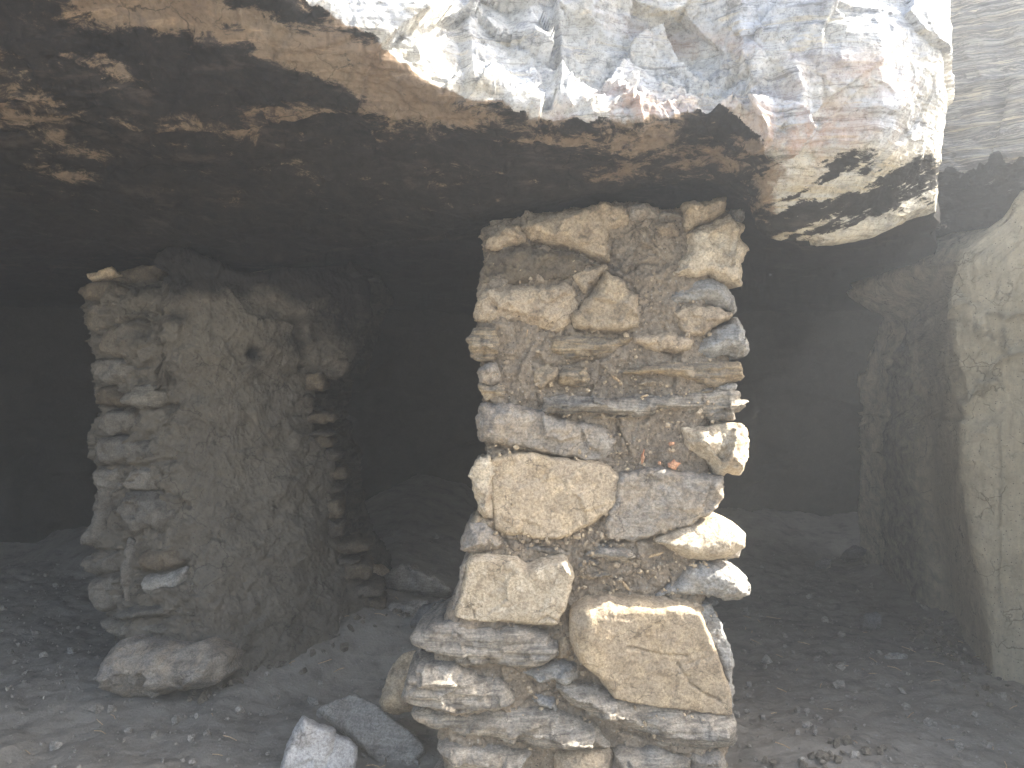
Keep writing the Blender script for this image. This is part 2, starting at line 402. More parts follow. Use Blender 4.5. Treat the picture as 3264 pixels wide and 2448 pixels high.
net = [  # unseen lip of the left columns drawn forward to shade the air there
 column(-2400, ((-620, 1.35), (-520, 1.22)), (-400, 1.18), ((-120, 1.50), (90, 1.85), (190, 2.3)), (240, 2.9), (.44, 3.3)),
 column(-800, ((-620, 1.35), (-520, 1.22)), (-400, 1.18), ((-110, 1.50), (95, 1.83), (190, 2.3)), (245, 2.9), (.45, 3.3)),
 column(-150, ((-600, 1.35), (-500, 1.22)), (-390, 1.18), ((-60, 1.54), (105, 1.80), (195, 2.32)), (250, 2.9), (.455, 3.3)),
 column(60, ((-560, 1.36), (-460, 1.24)), (-340, 1.2), ((-20, 1.60), (110, 1.80), (200, 2.30)), (252, 2.86), (.46, 3.3)),
 column(190, ((-440, 1.42), (-320, 1.34)), (-220, 1.32), ((45, 1.65), (124, 1.80), (200, 2.22)), (255, 2.84), (.46, 3.3)),
 column(300, ((-220, 1.70), (-80, 1.63)), (0, 1.61), ((65, 1.69), (113, 1.80), (190, 2.14)), (255, 2.80), (.46, 3.3)),
 column(390, ((-180, 1.74), (-20, 1.69)), (55, 1.68), ((85, 1.72), (112, 1.78), (180, 2.02)), (246, 2.60), (.47, 3.1)),
 column(465, ((-120, 1.86), (5, 1.81)), (97, 1.71), ((122, 1.77), (145, 1.82), (188, 1.98)), (228, 2.25), (.48, 2.7)),
 column(515, ((-120, 1.91), (5, 1.85)), (109, 1.715), ((130, 1.775), (150, 1.82), (184, 1.95)), (215, 2.11), (.50, 2.6)),
 column(565, ((-120, 1.89), (20, 1.86)), (119, 1.715), ((136, 1.77), (153, 1.82), (178, 1.91)), (206, 2.04), (.52, 2.5)),
 column(640, ((-120, 1.84), (45, 1.85)), (122, 1.72), ((140, 1.78), (156, 1.83), (178, 1.92)), (198, 2.02), (.53, 2.5)),
 column(700, ((-120, 1.84), (45, 1.845)), (116, 1.73), ((135, 1.79), (155, 1.85), (174, 1.92)), (190, 2.01), (.53, 2.5)),
 column(740, ((-120, 1.80), (45, 1.775)), (125, 1.755), ((150, 1.79), (170, 1.84), (188, 1.91)), (203, 2.0), (.52, 2.5)),
 column(770, ((-120, 1.80), (45, 1.735)), (130, 1.755), ((165, 1.78), (192, 1.84), (220, 1.91)), (241, 1.99), (.46, 2.5)),
 column(815, ((-120, 1.80), (40, 1.725)), (118, 1.75), ((150, 1.78), (185, 1.84), (222, 1.91)), (246, 1.98), (.42, 2.5)),
 column(870, ((-120, 1.80), (35, 1.72)), (108, 1.75), ((140, 1.78), (175, 1.84), (210, 1.91)), (240, 1.98), (.42, 2.5)),
 column(912, ((-120, 1.82), (32, 1.73)), (100, 1.765), ((130, 1.81), (160, 1.865), (194, 1.93)), (224, 2.0), (.44, 2.5)),
]
ej = column(940, ((-120, 1.83), (30, 1.76)), (92, 1.79), ((118, 1.85), (146, 1.91), (176, 1.97)), (206, 2.04), (.48, 2.5))
net.append(ej)
def edge(dx, dd, base_px=(940, 940, 950, 950, 957, 955, 951, 945, 942, 936, 930, 925, 920)):
    c = column(0, ((-120, 1.90 + dd), (30, 1.83 + dd)), (90, 1.86 + dd), ((114, 1.93 + dd), (140, 1.98 + dd), (166, 2.04 + dd)), (190, 2.10 + dd), (.72, 2.6 + dd))
    c[11] = zc(0, .75, 3.8 + dd); c[12] = zc(0, .8, 7.5)
    return [(base_px[k] + dx, c[k][1], c[k][2]) for k in range(len(c))]
net.append(edge(0, 0)); net.append(edge(-14, .22)); net.append(edge(-60, .9)); net.append(edge(-140, 2.2))
net = np.array(net, float)
us = spread([6, 8, 60, 80, 70, 62, 55, 48, 34, 34, 50, 42, 28, 22, 30, 38, 32, 24, 20, 16, 14, 10])
vs = spread([4, 6, 20, 80, 46, 34, 44, 44, 52, 40, 26, 12, ])
G = control_sheet(net, us, vs); PX, PY, DD = G[..., 0], G[..., 1], G[..., 2]
W = P(PX, PY, DD)
N = grid_normals(W)
if (N[300, 100] @ np.array([0, -1, 0])) < 0: N = -N
shp = PX.shape; w = W.reshape(-1, 3); pxf, pyf = PX.ravel(), PY.ravel()
lipy = pchip([-2400, -150, 60, 190, 300, 390, 465, 515, 565, 640, 700, 740, 770, 815, 957], [-400, -390, -340, -220, 0, 55, 97, 109, 119, 122, 112, 125, 150, 165, 165], np.clip(pxf, -2400, 957))
front = 1 - sstep(-8, 10, pyf - lipy + 4 * fbm(np.c_[pxf / 25, pyf / 25, pxf * 0], 3, 3))
right = sstep(730, 800, pxf)
disp = fbm(w * 2.2, 3, 21) * .03
calm = 1 - .6 * sstep(810, 880, pxf)
disp += calm * facet(w * np.array([5, 5, 5]) + .4 * fbm(w * 3, 2, 5)[:, None], 31) * (.040 * front + .012)
disp += calm * facet(w * np.array([13, 13, 13]) + .5 * fbm(w * 8, 2, 6)[:, None], 33) * (.007 * front + .004)
disp += calm * facet(w * np.array([34, 34, 40]) + .5 * fbm(w * 20, 2, 6)[:, None], 34) * (.0016 * front + .0014)
knob = np.exp(-((pxf - 640) / 110) ** 4 - ((pyf - 95) / 38) ** 4) + .15 * np.exp(-((pxf - 905) / 50) ** 4 - ((pyf - 55) / 50) ** 4)
disp += knob * (facet(w * 24 + .8 * fbm(w * 14, 2, 66)[:, None], 67) * .010 + fbm(w * 40, 4, 68, .6) * .005)
disp += knob * facet(w * 9 + .8 * fbm(w * 6, 2, 69)[:, None], 70) * .016
disp += calm * fbm(w * 28, 5, 35, .6) * (.0025 * front + .003)
lam = w * np.array([5, 5, 60]) + 1.2 * fbm(w * 4, 2, 36)[:, None]
disp += calm * fbm(lam, 4, 37, .6) * (.0022 * front + .003)
# fluted facets and spurs of the face, steps of the underside
def ridge(cx, wl, wr, amp, y0, y1, lean=0.0):
    x = pxf - cx - lean * (pyf - y0) + 4 * fbm(np.c_[pxf * 0, pyf / 28, pxf * 0 + cx], 3, 8)
    prof = np.where(x < 0, np.clip(1 + x / wl, 0, 1), np.clip(1 - x / wr, 0, 1))
    return amp * prof * sstep(y0 - 25, y0 + 6, pyf) * (1 - sstep(y1 - 6, y1 + 10, pyf))
disp += ridge(470, 9, 40, .030, -60, 90) + ridge(404, 26, 8, .022, -80, 60, .1) + ridge(552, 5, 62, .034, -90, 108, .04)
disp += ridge(518, 22, 34, .024, -40, 60, .15) + ridge(604, 40, 18, .026, -80, 40) + ridge(795, 26, 12, .028, 70, 140, .12)
disp += ridge(757, 10, 14, .035, 60, 150, -.03) + ridge(735, 30, 9, .02, -60, 60, .1) + ridge(880, 60, 40, .02, 20, 110)
ledge = lambda pts, a, wd: a * (sstep(-wd, 0, pyf - np.interp(pxf, [p[0] for p in pts], [p[1] for p in pts]) + 3 * fbm(np.c_[pxf / 18, pxf * 0, pxf * 0], 3, 9)))
st1 = [(-400, 70), (0, 100), (100, 122), (160, 131), (210, 128), (280, 119), (340, 113), (420, 116), (470, 128), (520, 138), (600, 152), (650, 150), (700, 132), (760, 150)]
yl = np.interp(pxf, [p[0] for p in st1], [p[1] for p in st1]) + 3 * fbm(np.c_[pxf / 18, pxf * 0, pxf * 0], 3, 9)
und_l = (1 - right) * (1 - front)
disp -= .030 * sstep(-1, 4, pyf - yl) * (1 - sstep(40, 95, pyf - yl)) * und_l
for cr in ([(40, 20), (110, 38), (150, 55), (170, 88)], [(250, 10), (300, 60), (330, 78), (395, 88), (410, 118)], [(480, 150), (500, 170), (505, 195)],
           [(690, 30), (730, 45), (752, 72), (757, 95)], [(745, 40), (775, 62), (800, 70), (830, 82)], [(740, 190), (770, 150), (800, 120)], [(620, 5), (660, 25), (700, 20)]):
    dd = polydist(pxf + 7 * fbm(w * 16, 4, 41), pyf + 7 * fbm(w * 16, 4, 42), cr)
    disp -= .006 * (.6 + .6 * vn(w * 25, 43)) * np.exp(-(dd / 1.1) ** 2)
tt = (pyf - .10 * pxf + 26 * fbm(np.c_[pxf / 90, pyf / 45, pxf * 0], 4, 57)) / 17.0
saw = tt - np.floor(tt); und_ = (1 - front) * (1 - .6 * right)
disp += und_ * (.006 * np.minimum(saw / .8, (1 - saw) / .2) * (.4 + .6 * np.clip(vn(np.c_[pxf / 60, np.floor(tt), pxf * 0], 58) + .5, 0, 1)) + .004 * fbm(w * np.array([18, 18, 40]), 4, 59, .65))
W2 = (w + N.reshape(-1, 3) * disp[:, None])
me = mesh_np('rock_overhang', W2, grid_faces(*shp))
# soot and clean-stone maps of the underside (stains, plus interior shade painted in)
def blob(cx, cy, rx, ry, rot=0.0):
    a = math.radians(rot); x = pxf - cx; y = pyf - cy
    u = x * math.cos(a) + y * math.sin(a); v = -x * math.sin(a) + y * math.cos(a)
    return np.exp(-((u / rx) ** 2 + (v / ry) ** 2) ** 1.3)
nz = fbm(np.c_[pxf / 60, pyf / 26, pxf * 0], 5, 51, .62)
soot_shade = np.full(len(pxf), .62)
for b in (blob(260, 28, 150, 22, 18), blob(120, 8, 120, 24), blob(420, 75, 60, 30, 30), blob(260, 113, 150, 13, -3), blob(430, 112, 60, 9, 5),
          blob(330, 55, 110, 24, 25), blob(395, 95, 40, 16, 30)): soot_shade -= .42 * b
for b in (blob(60, 42, 80, 12, 8), blob(170, 6, 30, 9), blob(235, 22, 34, 7, 20), blob(395, 82, 22, 9, 35), blob(180, 60, 120, 20, 14), blob(300, 75, 70, 14, 18), blob(530, 155, 90, 18), blob(150, 95, 120, 16, 8)): soot_shade += .30 * b
for b in (blob(555, 138, 60, 8, -8), blob(620, 148, 60, 8, -20), blob(90, 62, 60, 12, 25), blob(40, 130, 50, 7), blob(700, 165, 90, 18, -8), blob(640, 140, 60, 20)): soot_shade -= .28 * b
soot_shade += .35 * sstep(150, 240, pyf) * (1 - right)
soot_shade = np.where(front > .5, -.2, soot_shade)
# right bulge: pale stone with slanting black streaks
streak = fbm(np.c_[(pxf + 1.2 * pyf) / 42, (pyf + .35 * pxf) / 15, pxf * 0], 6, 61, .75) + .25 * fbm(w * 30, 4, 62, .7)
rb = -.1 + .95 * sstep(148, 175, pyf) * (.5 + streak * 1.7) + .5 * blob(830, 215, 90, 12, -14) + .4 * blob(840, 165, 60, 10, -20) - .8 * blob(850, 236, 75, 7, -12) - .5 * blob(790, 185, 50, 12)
soot_shade = soot_shade * (1 - right) + rb * right
soot_shade += .30 * nz * (pyf > lipy - 5)
soot_shade = np.where(np.broadcast_to(vs[None], shp).ravel() > 9.25, 1.3, soot_shade)  # ceiling behind the low edge painted black for the dark interior
vattr(me, 'soot', soot_shade)
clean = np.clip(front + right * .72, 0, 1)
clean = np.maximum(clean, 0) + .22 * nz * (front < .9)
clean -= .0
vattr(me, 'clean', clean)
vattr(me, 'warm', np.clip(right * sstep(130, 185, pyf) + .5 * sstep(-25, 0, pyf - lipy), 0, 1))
rust = .8 * blob(640, 120, 90, 22) + .7 * blob(790, 135, 50, 40) + .6 * blob(880, 75, 60, 22) + .4 * blob(850, 130, 60, 30) + .5 * blob(700, 40, 90, 12, 10)
vattr(me, 'rust', rust)

n = NT('weathered_gneiss')
big = n.noise(3.5, det=5, dist=.6); med = n.noise(14, det=7, rough=.7); fine = n.noise(90, det=5, rough=.7)
sv = n.mp(n.co, (3.5, 3.5, 42), (.05, .12, 0)); band = n.noise(1, sv, det=6, rough=.65, dist=1.6)
sv2 = n.mp(n.co, (7, 7, 120), (.05, .12, 0)); band2 = n.noise(1, sv2, det=4, rough=.6, dist=1.0)
grey = n.mix(n.ramp(big, [(.38, 0.0), (.62, 1.0)]), (.50, .53, .58), (.42, .42, .40))
pt = n.noise(5.5, n.mp(n.co, (1, 1, 1.6), loc=(2, 2, 8)), det=7, rough=.68, dist=.8)
grey = n.mix(n.ramp(pt, [(.47, 0.0), (.60, .7)]), grey, (.47, .44, .37))
grey = n.mix(n.ramp(n.noise(8, n.mp(n.co, (1, 1, 2), loc=(9, 1, 3)), det=7, rough=.7), [(.54, 0.0), (.60, .8)]), grey, (.26, .27, .285))
grey = n.mix(n.math('MULTIPLY', sharp(n, med, .57, .05), .75), grey, (.60, .59, .55))
grey = n.mix(n.ramp(band, [(.30, .8), (.42, 0.0)]), grey, (.14, .14, .14))
grey = n.mix(n.ramp(band, [(.57, 0.0), (.66, .7)]), grey, (.50, .45, .34))
grey = n.mix(n.math('MULTIPLY', sharp(n, band2, .62, .04), .5), grey, (.11, .11, .11))
bl = n.noise(17, n.mp(n.co, loc=(4, 9, 2)), det=8, rough=.8); grey = n.mix(n.math('MULTIPLY', sharp(n, bl, .61, .03), .45), grey, (.17, .165, .155))
grey = n.mix(n.ramp(fine, [(.36, .7), (.52, 0.0)]), grey, n.mix(1.0, grey, (.5, .49, .48), 'MULTIPLY'))
warm = n.attr('warm'); grey = n.mix(n.math('MULTIPLY', warm, .8), grey, n.mix(1.0, grey, (.80, .72, .56), 'MULTIPLY'))
sp = n.voro(150); grey = n.mix(n.ramp(sp, [(.1, .45), (.28, 0.0)]), grey, (.08, .08, .08))
rr_ = n.math('MULTIPLY', n.attr('rust'), n.ramp(n.noise(12, n.mp(n.co, loc=(1, 5, 9)), det=6, rough=.7), [(.42, 0.0), (.58, 1.0)]))
grey = n.mix(n.math('MULTIPLY', rr_, .7), grey, (.42, .25, .17))
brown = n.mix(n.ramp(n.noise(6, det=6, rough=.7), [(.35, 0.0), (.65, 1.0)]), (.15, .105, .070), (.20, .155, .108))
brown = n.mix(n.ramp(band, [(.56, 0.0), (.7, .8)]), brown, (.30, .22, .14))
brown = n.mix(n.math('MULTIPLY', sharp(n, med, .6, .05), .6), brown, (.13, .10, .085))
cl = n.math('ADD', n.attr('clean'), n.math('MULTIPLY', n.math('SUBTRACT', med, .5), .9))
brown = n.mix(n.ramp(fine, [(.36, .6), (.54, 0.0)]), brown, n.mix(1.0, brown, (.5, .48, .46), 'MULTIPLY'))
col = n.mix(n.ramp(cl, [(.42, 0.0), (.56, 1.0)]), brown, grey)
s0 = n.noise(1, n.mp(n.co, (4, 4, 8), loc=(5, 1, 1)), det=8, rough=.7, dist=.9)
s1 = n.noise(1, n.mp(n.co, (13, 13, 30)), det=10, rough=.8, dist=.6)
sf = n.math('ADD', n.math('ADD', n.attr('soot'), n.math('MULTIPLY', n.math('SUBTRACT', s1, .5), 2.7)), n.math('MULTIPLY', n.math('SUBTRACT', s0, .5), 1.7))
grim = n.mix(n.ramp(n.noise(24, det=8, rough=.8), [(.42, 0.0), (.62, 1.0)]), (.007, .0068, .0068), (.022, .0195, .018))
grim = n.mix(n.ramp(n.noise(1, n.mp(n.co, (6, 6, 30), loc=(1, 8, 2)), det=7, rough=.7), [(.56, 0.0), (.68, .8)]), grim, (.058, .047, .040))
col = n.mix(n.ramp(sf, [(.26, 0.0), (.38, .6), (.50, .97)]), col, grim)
fl = n.math('MULTIPLY', sharp(n, n.noise(1, n.mp(n.co, (16, 16, 40), loc=(7, 3, 3)), det=8, rough=.75), .665, .015), n.math('SUBTRACT', 1.0, n.attr('clean'), True))
fl = n.math('MULTIPLY', fl, n.ramp(n.attr('soot'), [(.9, 1.0), (1.0, 0.0)]))
col = n.mix(n.math('MULTIPLY', fl, .7), col, (.26, .20, .13))
ck = n.math('MAXIMUM', cracks_f(n, 3.2, .9, .012, (1, 1, 1.8)), cracks_f(n, 8, .7, .016, (1, 1, 2.2), 5.0))
col = n.mix(n.math('MULTIPLY', ck, n.math('SUBTRACT', 1.0, n.math('MULTIPLY', n.attr('clean'), .72), True)), col, n.mix(1.0, col, (.18, .17, .16), 'MULTIPLY'))
brv = n.noise(40, det=5, rough=.75); col = n.mix(n.ramp(brv, [(.56, 0.0), (.66, .5)]), col, n.mix(1.0, col, (1.5, 1.4, 1.3), 'MULTIPLY'))
nr = n.bump(med, .45, .010); nr = n.bump(band, .5, .007, nr); nr = n.bump(fine, .6, .0025, nr); nr = n.bump(band2, .4, .003, nr)
n.b.inputs['Specular IOR Level'].default_value = .06
M['gneiss'] = n.done(col, nr, .93)
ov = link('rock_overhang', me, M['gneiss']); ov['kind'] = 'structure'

# ------------------------------------------------------------------ banded cliff behind, right of the overhang, and its own underside
def sheet(name, cols, us, vs, mat, dispf, kind='structure', flip_ref=None):
    G = control_sheet(np.array(cols, float), us, vs); Wd = P(G[..., 0], G[..., 1], G[..., 2]); N = grid_normals(Wd)
    c = tuple(s // 2 for s in Wd.shape[:2])
    if N[c] @ (Wd[c] - np.array([0, 0, CAMZ])) > 0: N = -N
    w = Wd.reshape(-1, 3); d = dispf(w, G[..., 0].ravel(), G[..., 1].ravel())
    me = mesh_np(name, w + N.reshape(-1, 3) * d[:, None], grid_faces(*Wd.shape[:2]))
    o = link(name, me, mat); 
    if kind: o['kind'] = kind
    return o, G
def rcol(px, lip, d, low, dl):
    return [zc(px, 3.0, 7.5), zc(px, 2.5, d + .5), (px, -260, d + .12), (px, 0, d + .03), (px, lip - 40, d), (px, lip, d), (px, (lip + low) / 2, (d + dl) / 2), (px, low, dl), zc(px, .50, 4.2), zc(px, .3, 7.5)]
rc = [rcol(800, 175, 2.95, 238, 3.25), rcol(900, 172, 2.85, 236, 3.2), rcol(950, 168, 2.78, 232, 3.15), rcol(985, 160, 2.72, 222, 3.1), rcol(1003, 152, 2.70, 205, 3.0),
      rcol(1024, 143, 2.66, 196, 2.95), rcol(1080, 130, 2.62, 190, 2.9), rcol(1300, 120, 2.7, 180, 3.0), rcol(2600, 120, 2.9, 180, 3.2)]
n = NT('banded_gneiss')
sv = n.mp(n.co, (1.8, 1.8, 26), (.0, .06, 0)); band = n.noise(1, sv, det=9, rough=.7, dist=2.2)
b2 = n.noise(1, n.mp(n.co, (3, 3, 90), (0, .05, 0)), det=5, rough=.6, dist=.8)
col = n.ramp(band, [(.32, (.06, .062, .068)), (.41, (.20, .205, .20)), (.47, (.36, .35, .32)), (.51, (.10, .10, .105)), (.56, (.30, .29, .27)), (.61, (.50, .45, .35)), (.66, (.17, .17, .17)), (.74, (.36, .34, .30))])
col = n.mix(n.ramp(b2, [(.4, .6), (.5, 0.0)]), col, (.11, .11, .12))
sf = n.math('ADD', n.attr('soot'), n.math('MULTIPLY', n.math('SUBTRACT', n.noise(9, det=8, rough=.75), .5), 1.4))
col = n.mix(n.ramp(sf, [(.4, 0.0), (.52, .95)]), col, (.032, .031, .032))
nr = n.bump(band, .8, .02); nr = n.bump(b2, .6, .006, nr); nr = n.bump(n.noise(80, det=5), .6, .004, nr)
M['banded'] = n.done(col, nr, .85)
def dr(w, px, py):
    return facet(w * 4, 71) * .03 + fbm(w * np.array([4, 4, 38]) + .8 * fbm(w * 5, 3, 77)[:, None], 4, 72) * .018 + facet(w * 15, 73) * .007 + fbm(w * 30, 4, 74) * .005
o, Gr = sheet('rock_face', rc, spread([30, 30, 30, 26, 26, 30, 20, 10]), spread([4, 6, 16, 60, 24, 20, 24, 24, 16]), M['banded'], dr)
py = Gr[..., 1].ravel(); px = Gr[..., 0].ravel()
lipr = np.interp(px, [800, 900, 950, 985, 1003, 1024, 1080], [175, 172, 168, 160, 152, 143, 130])
vattr(o.data, 'soot', -.3 + .95 * sstep(-3, 8, py - lipr + 9 * fbm(np.c_[px / 14, py / 30, px * 0], 4, 78)))  # cliff coloured dark below its lip

# ------------------------------------------------------------------ ground, back of the cave
def axis(segs):
    out = []
    for a, b, s in segs: out += list(np.arange(a, b - 1e-9, s))
    return np.array(out + [segs[-1][1]])
gx = np.r_[-300, -150, -80, -40, -20, -12, -8, axis([(-6, -3, .12), (-3, 2.6, .0125), (2.6, 6, .12)]), 8, 12, 20, 40, 80, 150, 300]
gy = np.r_[-300, -150, -80, -40, -20, -10, axis([(-6, 1.4, .15), (1.4, 4.3, .011), (4.3, 8, .06)]), 10, 20, 40, 100, 300]
X, Y = np.meshgrid(gx, gy, indexing='ij'); g3 = np.c_[X.ravel(), Y.ravel(), np.zeros(X.size)]
def gh(x, y, fine=True):
    x = np.atleast_1d(np.asarray(x, float)); y = np.atleast_1d(np.asarray(y, float)); p = np.c_[x, y, x * 0]
    z = .035 * fbm(p * 1.4, 3, 81)
    z = z + .045 * np.exp(-((x - .95) / .45) ** 2 - ((y - 2.15) / .22) ** 2)                      # sill of dirt right of the pillar
    z = z + .22 * sstep(3.5, 5.6, y) + .05 * sstep(3.3, 5, y) * fbm(p * 2.2, 4, 86) - .25 * sstep(1.5, -4, y)
    mo = np.interp(x, [-1.3, -.95, -.85, -.69, -.55, -.3, 0], [0, .03, .09, .145, .18, .13, 0]); z = z + mo * sstep(-.4, .0, y - np.interp(x, [-.95, -.55], [2.70, 3.10])) 
    if fine: z = z + .010 * fbm(p * 7, 4, 82) + .008 * fbm(p * 30, 4, 83, .65) + .006 * np.clip(ridged(p * 9, 3, 84) - .2, 0, 1)
    return z
Z = gh(g3[:, 0], g3[:, 1])
g3[:, 2] = Z - .006
me = mesh_np('ground', g3, grid_faces(len(gx), len(gy)))
n = NT('dusty_ground')
big = n.noise(2.2, det=5, dist=.8); med = n.noise(11, det=7, rough=.7); fine = n.noise(120, det=5, rough=.75)
col = n.mix(n.ramp(big, [(.38, 0.0), (.62, 1.0)]), (.23, .208, .175), (.285, .258, .215))
col = n.mix(n.ramp(med, [(.36, .7), (.5, 0.0)]), col, (.13, .118, .10))
col = n.mix(n.math('MULTIPLY', sharp(n, med, .6, .05), .5), col, (.34, .315, .27))
strk = n.noise(1, n.mp(n.co, (5, 28, 5), (0, 0, .35)), det=5, rough=.65, dist=.7)
col = n.mix(n.ramp(strk, [(.55, 0.0), (.68, .45)]), col, (.36, .33, .28))
v = n.t.nodes.new('ShaderNodeTexVoronoi'); n.put(v.inputs['Vector'], n.co); v.inputs['Scale'].default_value = 95
hs = n.t.nodes.new('ShaderNodeSeparateColor'); n.put(hs.inputs[0], v.outputs['Color'])
g = n.math('MULTIPLY', n.ramp(hs.outputs[0], [(.86, 0.0), (.92, 1.0)]), n.ramp(v.outputs['Distance'], [(.2, 1.0), (.4, 0.0)]))
col = n.mix(n.math('MULTIPLY', g, .6), col, (.33, .32, .30))
col = n.mix(n.math('MULTIPLY', fine, .5), col, n.mix(1.0, col, (.6, .6, .6), 'MULTIPLY'))
nr = n.bump(med, .6, .02); nr = n.bump(fine, .9, .005, nr); nr = n.bump(strk, .5, .008, nr)
M['ground'] = n.done(col, nr, .97)
gr = link('ground', me, M['ground']); gr['kind'] = 'structure'

# rear wall of the cave: a wide curved sheet, shade put in as near-black colour
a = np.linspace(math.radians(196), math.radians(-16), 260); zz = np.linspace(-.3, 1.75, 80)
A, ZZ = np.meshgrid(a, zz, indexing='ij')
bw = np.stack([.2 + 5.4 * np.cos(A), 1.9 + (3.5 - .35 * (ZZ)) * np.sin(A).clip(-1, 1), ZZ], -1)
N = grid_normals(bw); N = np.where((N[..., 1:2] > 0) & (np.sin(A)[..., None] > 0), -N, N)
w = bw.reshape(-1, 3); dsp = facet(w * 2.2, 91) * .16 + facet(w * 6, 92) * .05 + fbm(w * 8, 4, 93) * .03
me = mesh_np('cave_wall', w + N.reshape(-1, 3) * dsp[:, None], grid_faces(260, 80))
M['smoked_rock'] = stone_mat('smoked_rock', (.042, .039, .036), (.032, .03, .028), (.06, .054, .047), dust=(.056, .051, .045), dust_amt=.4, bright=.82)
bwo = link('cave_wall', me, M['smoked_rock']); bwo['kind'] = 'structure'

# ------------------------------------------------------------------ main pillar of stones laid in clay
def loft(name, Lp, Rp, top, bot, dfront, dback, mat, parent, nu, nv, dispf, soot_shade_f=None, corner=.18, mortar_cracks=()):
    """closed clay body: Lp/Rp (py -> px) side outlines, top (px -> py), bot (px -> py); dfront(px, py), dback(px, py)"""
    fr = np.linspace(0, 1, nv); u = np.linspace(0, 1, nu)
    U, Vv = np.meshgrid(u, fr, indexing='ij')
    x0 = np.interp(.0, [0], [Lp[0][1]]); 
    PXg = np.zeros_like(U); PYg = np.zeros_like(U)
    pxg = Lp[0][1] + (Rp[0][1] - Lp[0][1]) * U
    for _ in range(4):
        PYg = np.interp(pxg, [t[0] for t in top], [t[1] for t in top]) * (1 - Vv) + np.interp(pxg, [t[0] for t in bot], [t[1] for t in bot]) * Vv
        l = np.interp(PYg, [t[0] for t in Lp], [t[1] for t in Lp]); r = np.interp(PYg, [t[0] for t in Rp], [t[1] for t in Rp])
        l = l + 2.2 * fbm(np.c_[PYg.ravel() / 16, np.zeros(U.size), np.zeros(U.size)], 4, 101).reshape(U.shape)
        r = r + 2.2 * fbm(np.c_[PYg.ravel() / 16, np.ones(U.size) * 9, np.zeros(U.size)], 4, 102).reshape(U.shape)
        pxg = l + (r - l) * U
    # front sheet, rounded towards the sides and the top
    df = dfront(pxg, PYg); e = np.minimum(U, 1 - U); rnd = np.clip(1 - e / .10, 0, 1); ev = np.clip(1 - Vv / .035, 0, 1)
    df2 = df + .05 * (1 - np.sqrt(np.clip(1 - rnd ** 2, 0, 1))) + .05 * (1 - np.sqrt(np.clip(1 - ev ** 2, 0, 1)))
    FW = P(pxg, PYg, df2)
    pxb = pxg; db = dback(pxg, PYg)
    rows_side = 14
    ts = np.linspace(0, 1, rows_side + 2)[1:-1]
    XR = FW[-1]; XL = FW[0]
    def back_pt(i): 
        q = FW[i].copy(); q[:, 1] = db[i]; q[:, 0] = q[:, 0] * .96 + FW[nu // 2][:, 0] * .04; return q
    rb_, lb_ = back_pt(-1), back_pt(0)
    ringR = [XR + (rb_ - XR) * t for t in ts]; ringL = [lb_ + (XL - lb_) * t for t in ts]
    nb = 24; bk = [rb_ + (lb_ - rb_) * t for t in np.linspace(0, 1, nb)]
    Gd = np.concatenate([FW, np.array(ringR), np.array(bk), np.array(ringL)], 0)
    N = grid_normals(Gd, wrap=True)
    if N[nu // 2, nv // 2, 1] > 0: N = -N
    npx = np.concatenate([pxg, np.full((len(Gd) - nu, nv), -999.)], 0).ravel(); npy = np.concatenate([PYg, np.tile(PYg[-1], (len(Gd) - nu, 1))], 0).ravel()
    w = Gd.reshape(-1, 3); d = dispf(w, npx, npy)
    V = w + N.reshape(-1, 3) * d[:, None]
    faces = grid_faces(len(Gd), nv, wrap=True)
    # caps
    c_top = Gd[:, 0].mean(0); c_bot = Gd[:, -1].mean(0); base = len(V); V = np.vstack([V, c_top, c_bot]); ng = len(Gd)
    t4 = [(i * nv, i * nv, base, ((i + 1) % ng) * nv) for i in range(ng)]
    org = np.array([V[:, 0].mean(), V[:, 1].mean(), V[:, 2].min()]) if parent is None else np.array(parent.location)
    bm_v = V - org
    me = bpy.data.meshes.new(name)
    fl = [tuple(f) for f in faces] + [(i * nv, base, ((i + 1) % ng) * nv) for i in range(ng)] + [(i * nv + nv - 1, ((i + 1) % ng) * nv + nv - 1, base + 1) for i in range(ng)]
    me.from_pydata(bm_v.tolist(), [], fl); me.update()
    me.polygons.foreach_set('use_smooth', np.ones(len(me.polygons), bool))
    if soot_shade_f is not None: vattr(me, 'soot', np.r_[soot_shade_f(npx, npy, w), 0, 0])
    o = link(name, me, mat, parent); return o

def dfP(px, py): return 2.055 - .10 * np.clip((py - 200) / 600, 0, 1.1) + .012 * np.sin(px / 40)
pil = empty('stone_pillar', (float((600 - 512) / F * 2.0), 2.08, .0), 'free-standing pillar of tan and grey stones laid in clay under the overhanging rock', 'pillar')
LP = [(195, 482), (232, 482), (260, 484), (300, 480), (330, 478), (355, 486), (400, 486), (430, 486), (470, 486), (505, 486), (530, 480), (560, 470), (600, 462), (620, 452), (640, 440), (665, 436), (700, 434), (740, 440), (768, 446), (840, 436)]
RP = [(195, 738), (215, 738), (260, 728), (300, 718), (340, 718), (360, 722), (400, 715), (440, 708), (480, 708), (510, 704), (540, 704), (570, 712), (600, 708), (640, 718), (700, 722), (768, 722), (840, 728)]
TOP = [(470, 236), (482, 233), (492, 224), (510, 218), (540, 211), (565, 207), (600, 205), (650, 206), (690, 210), (742, 214)]
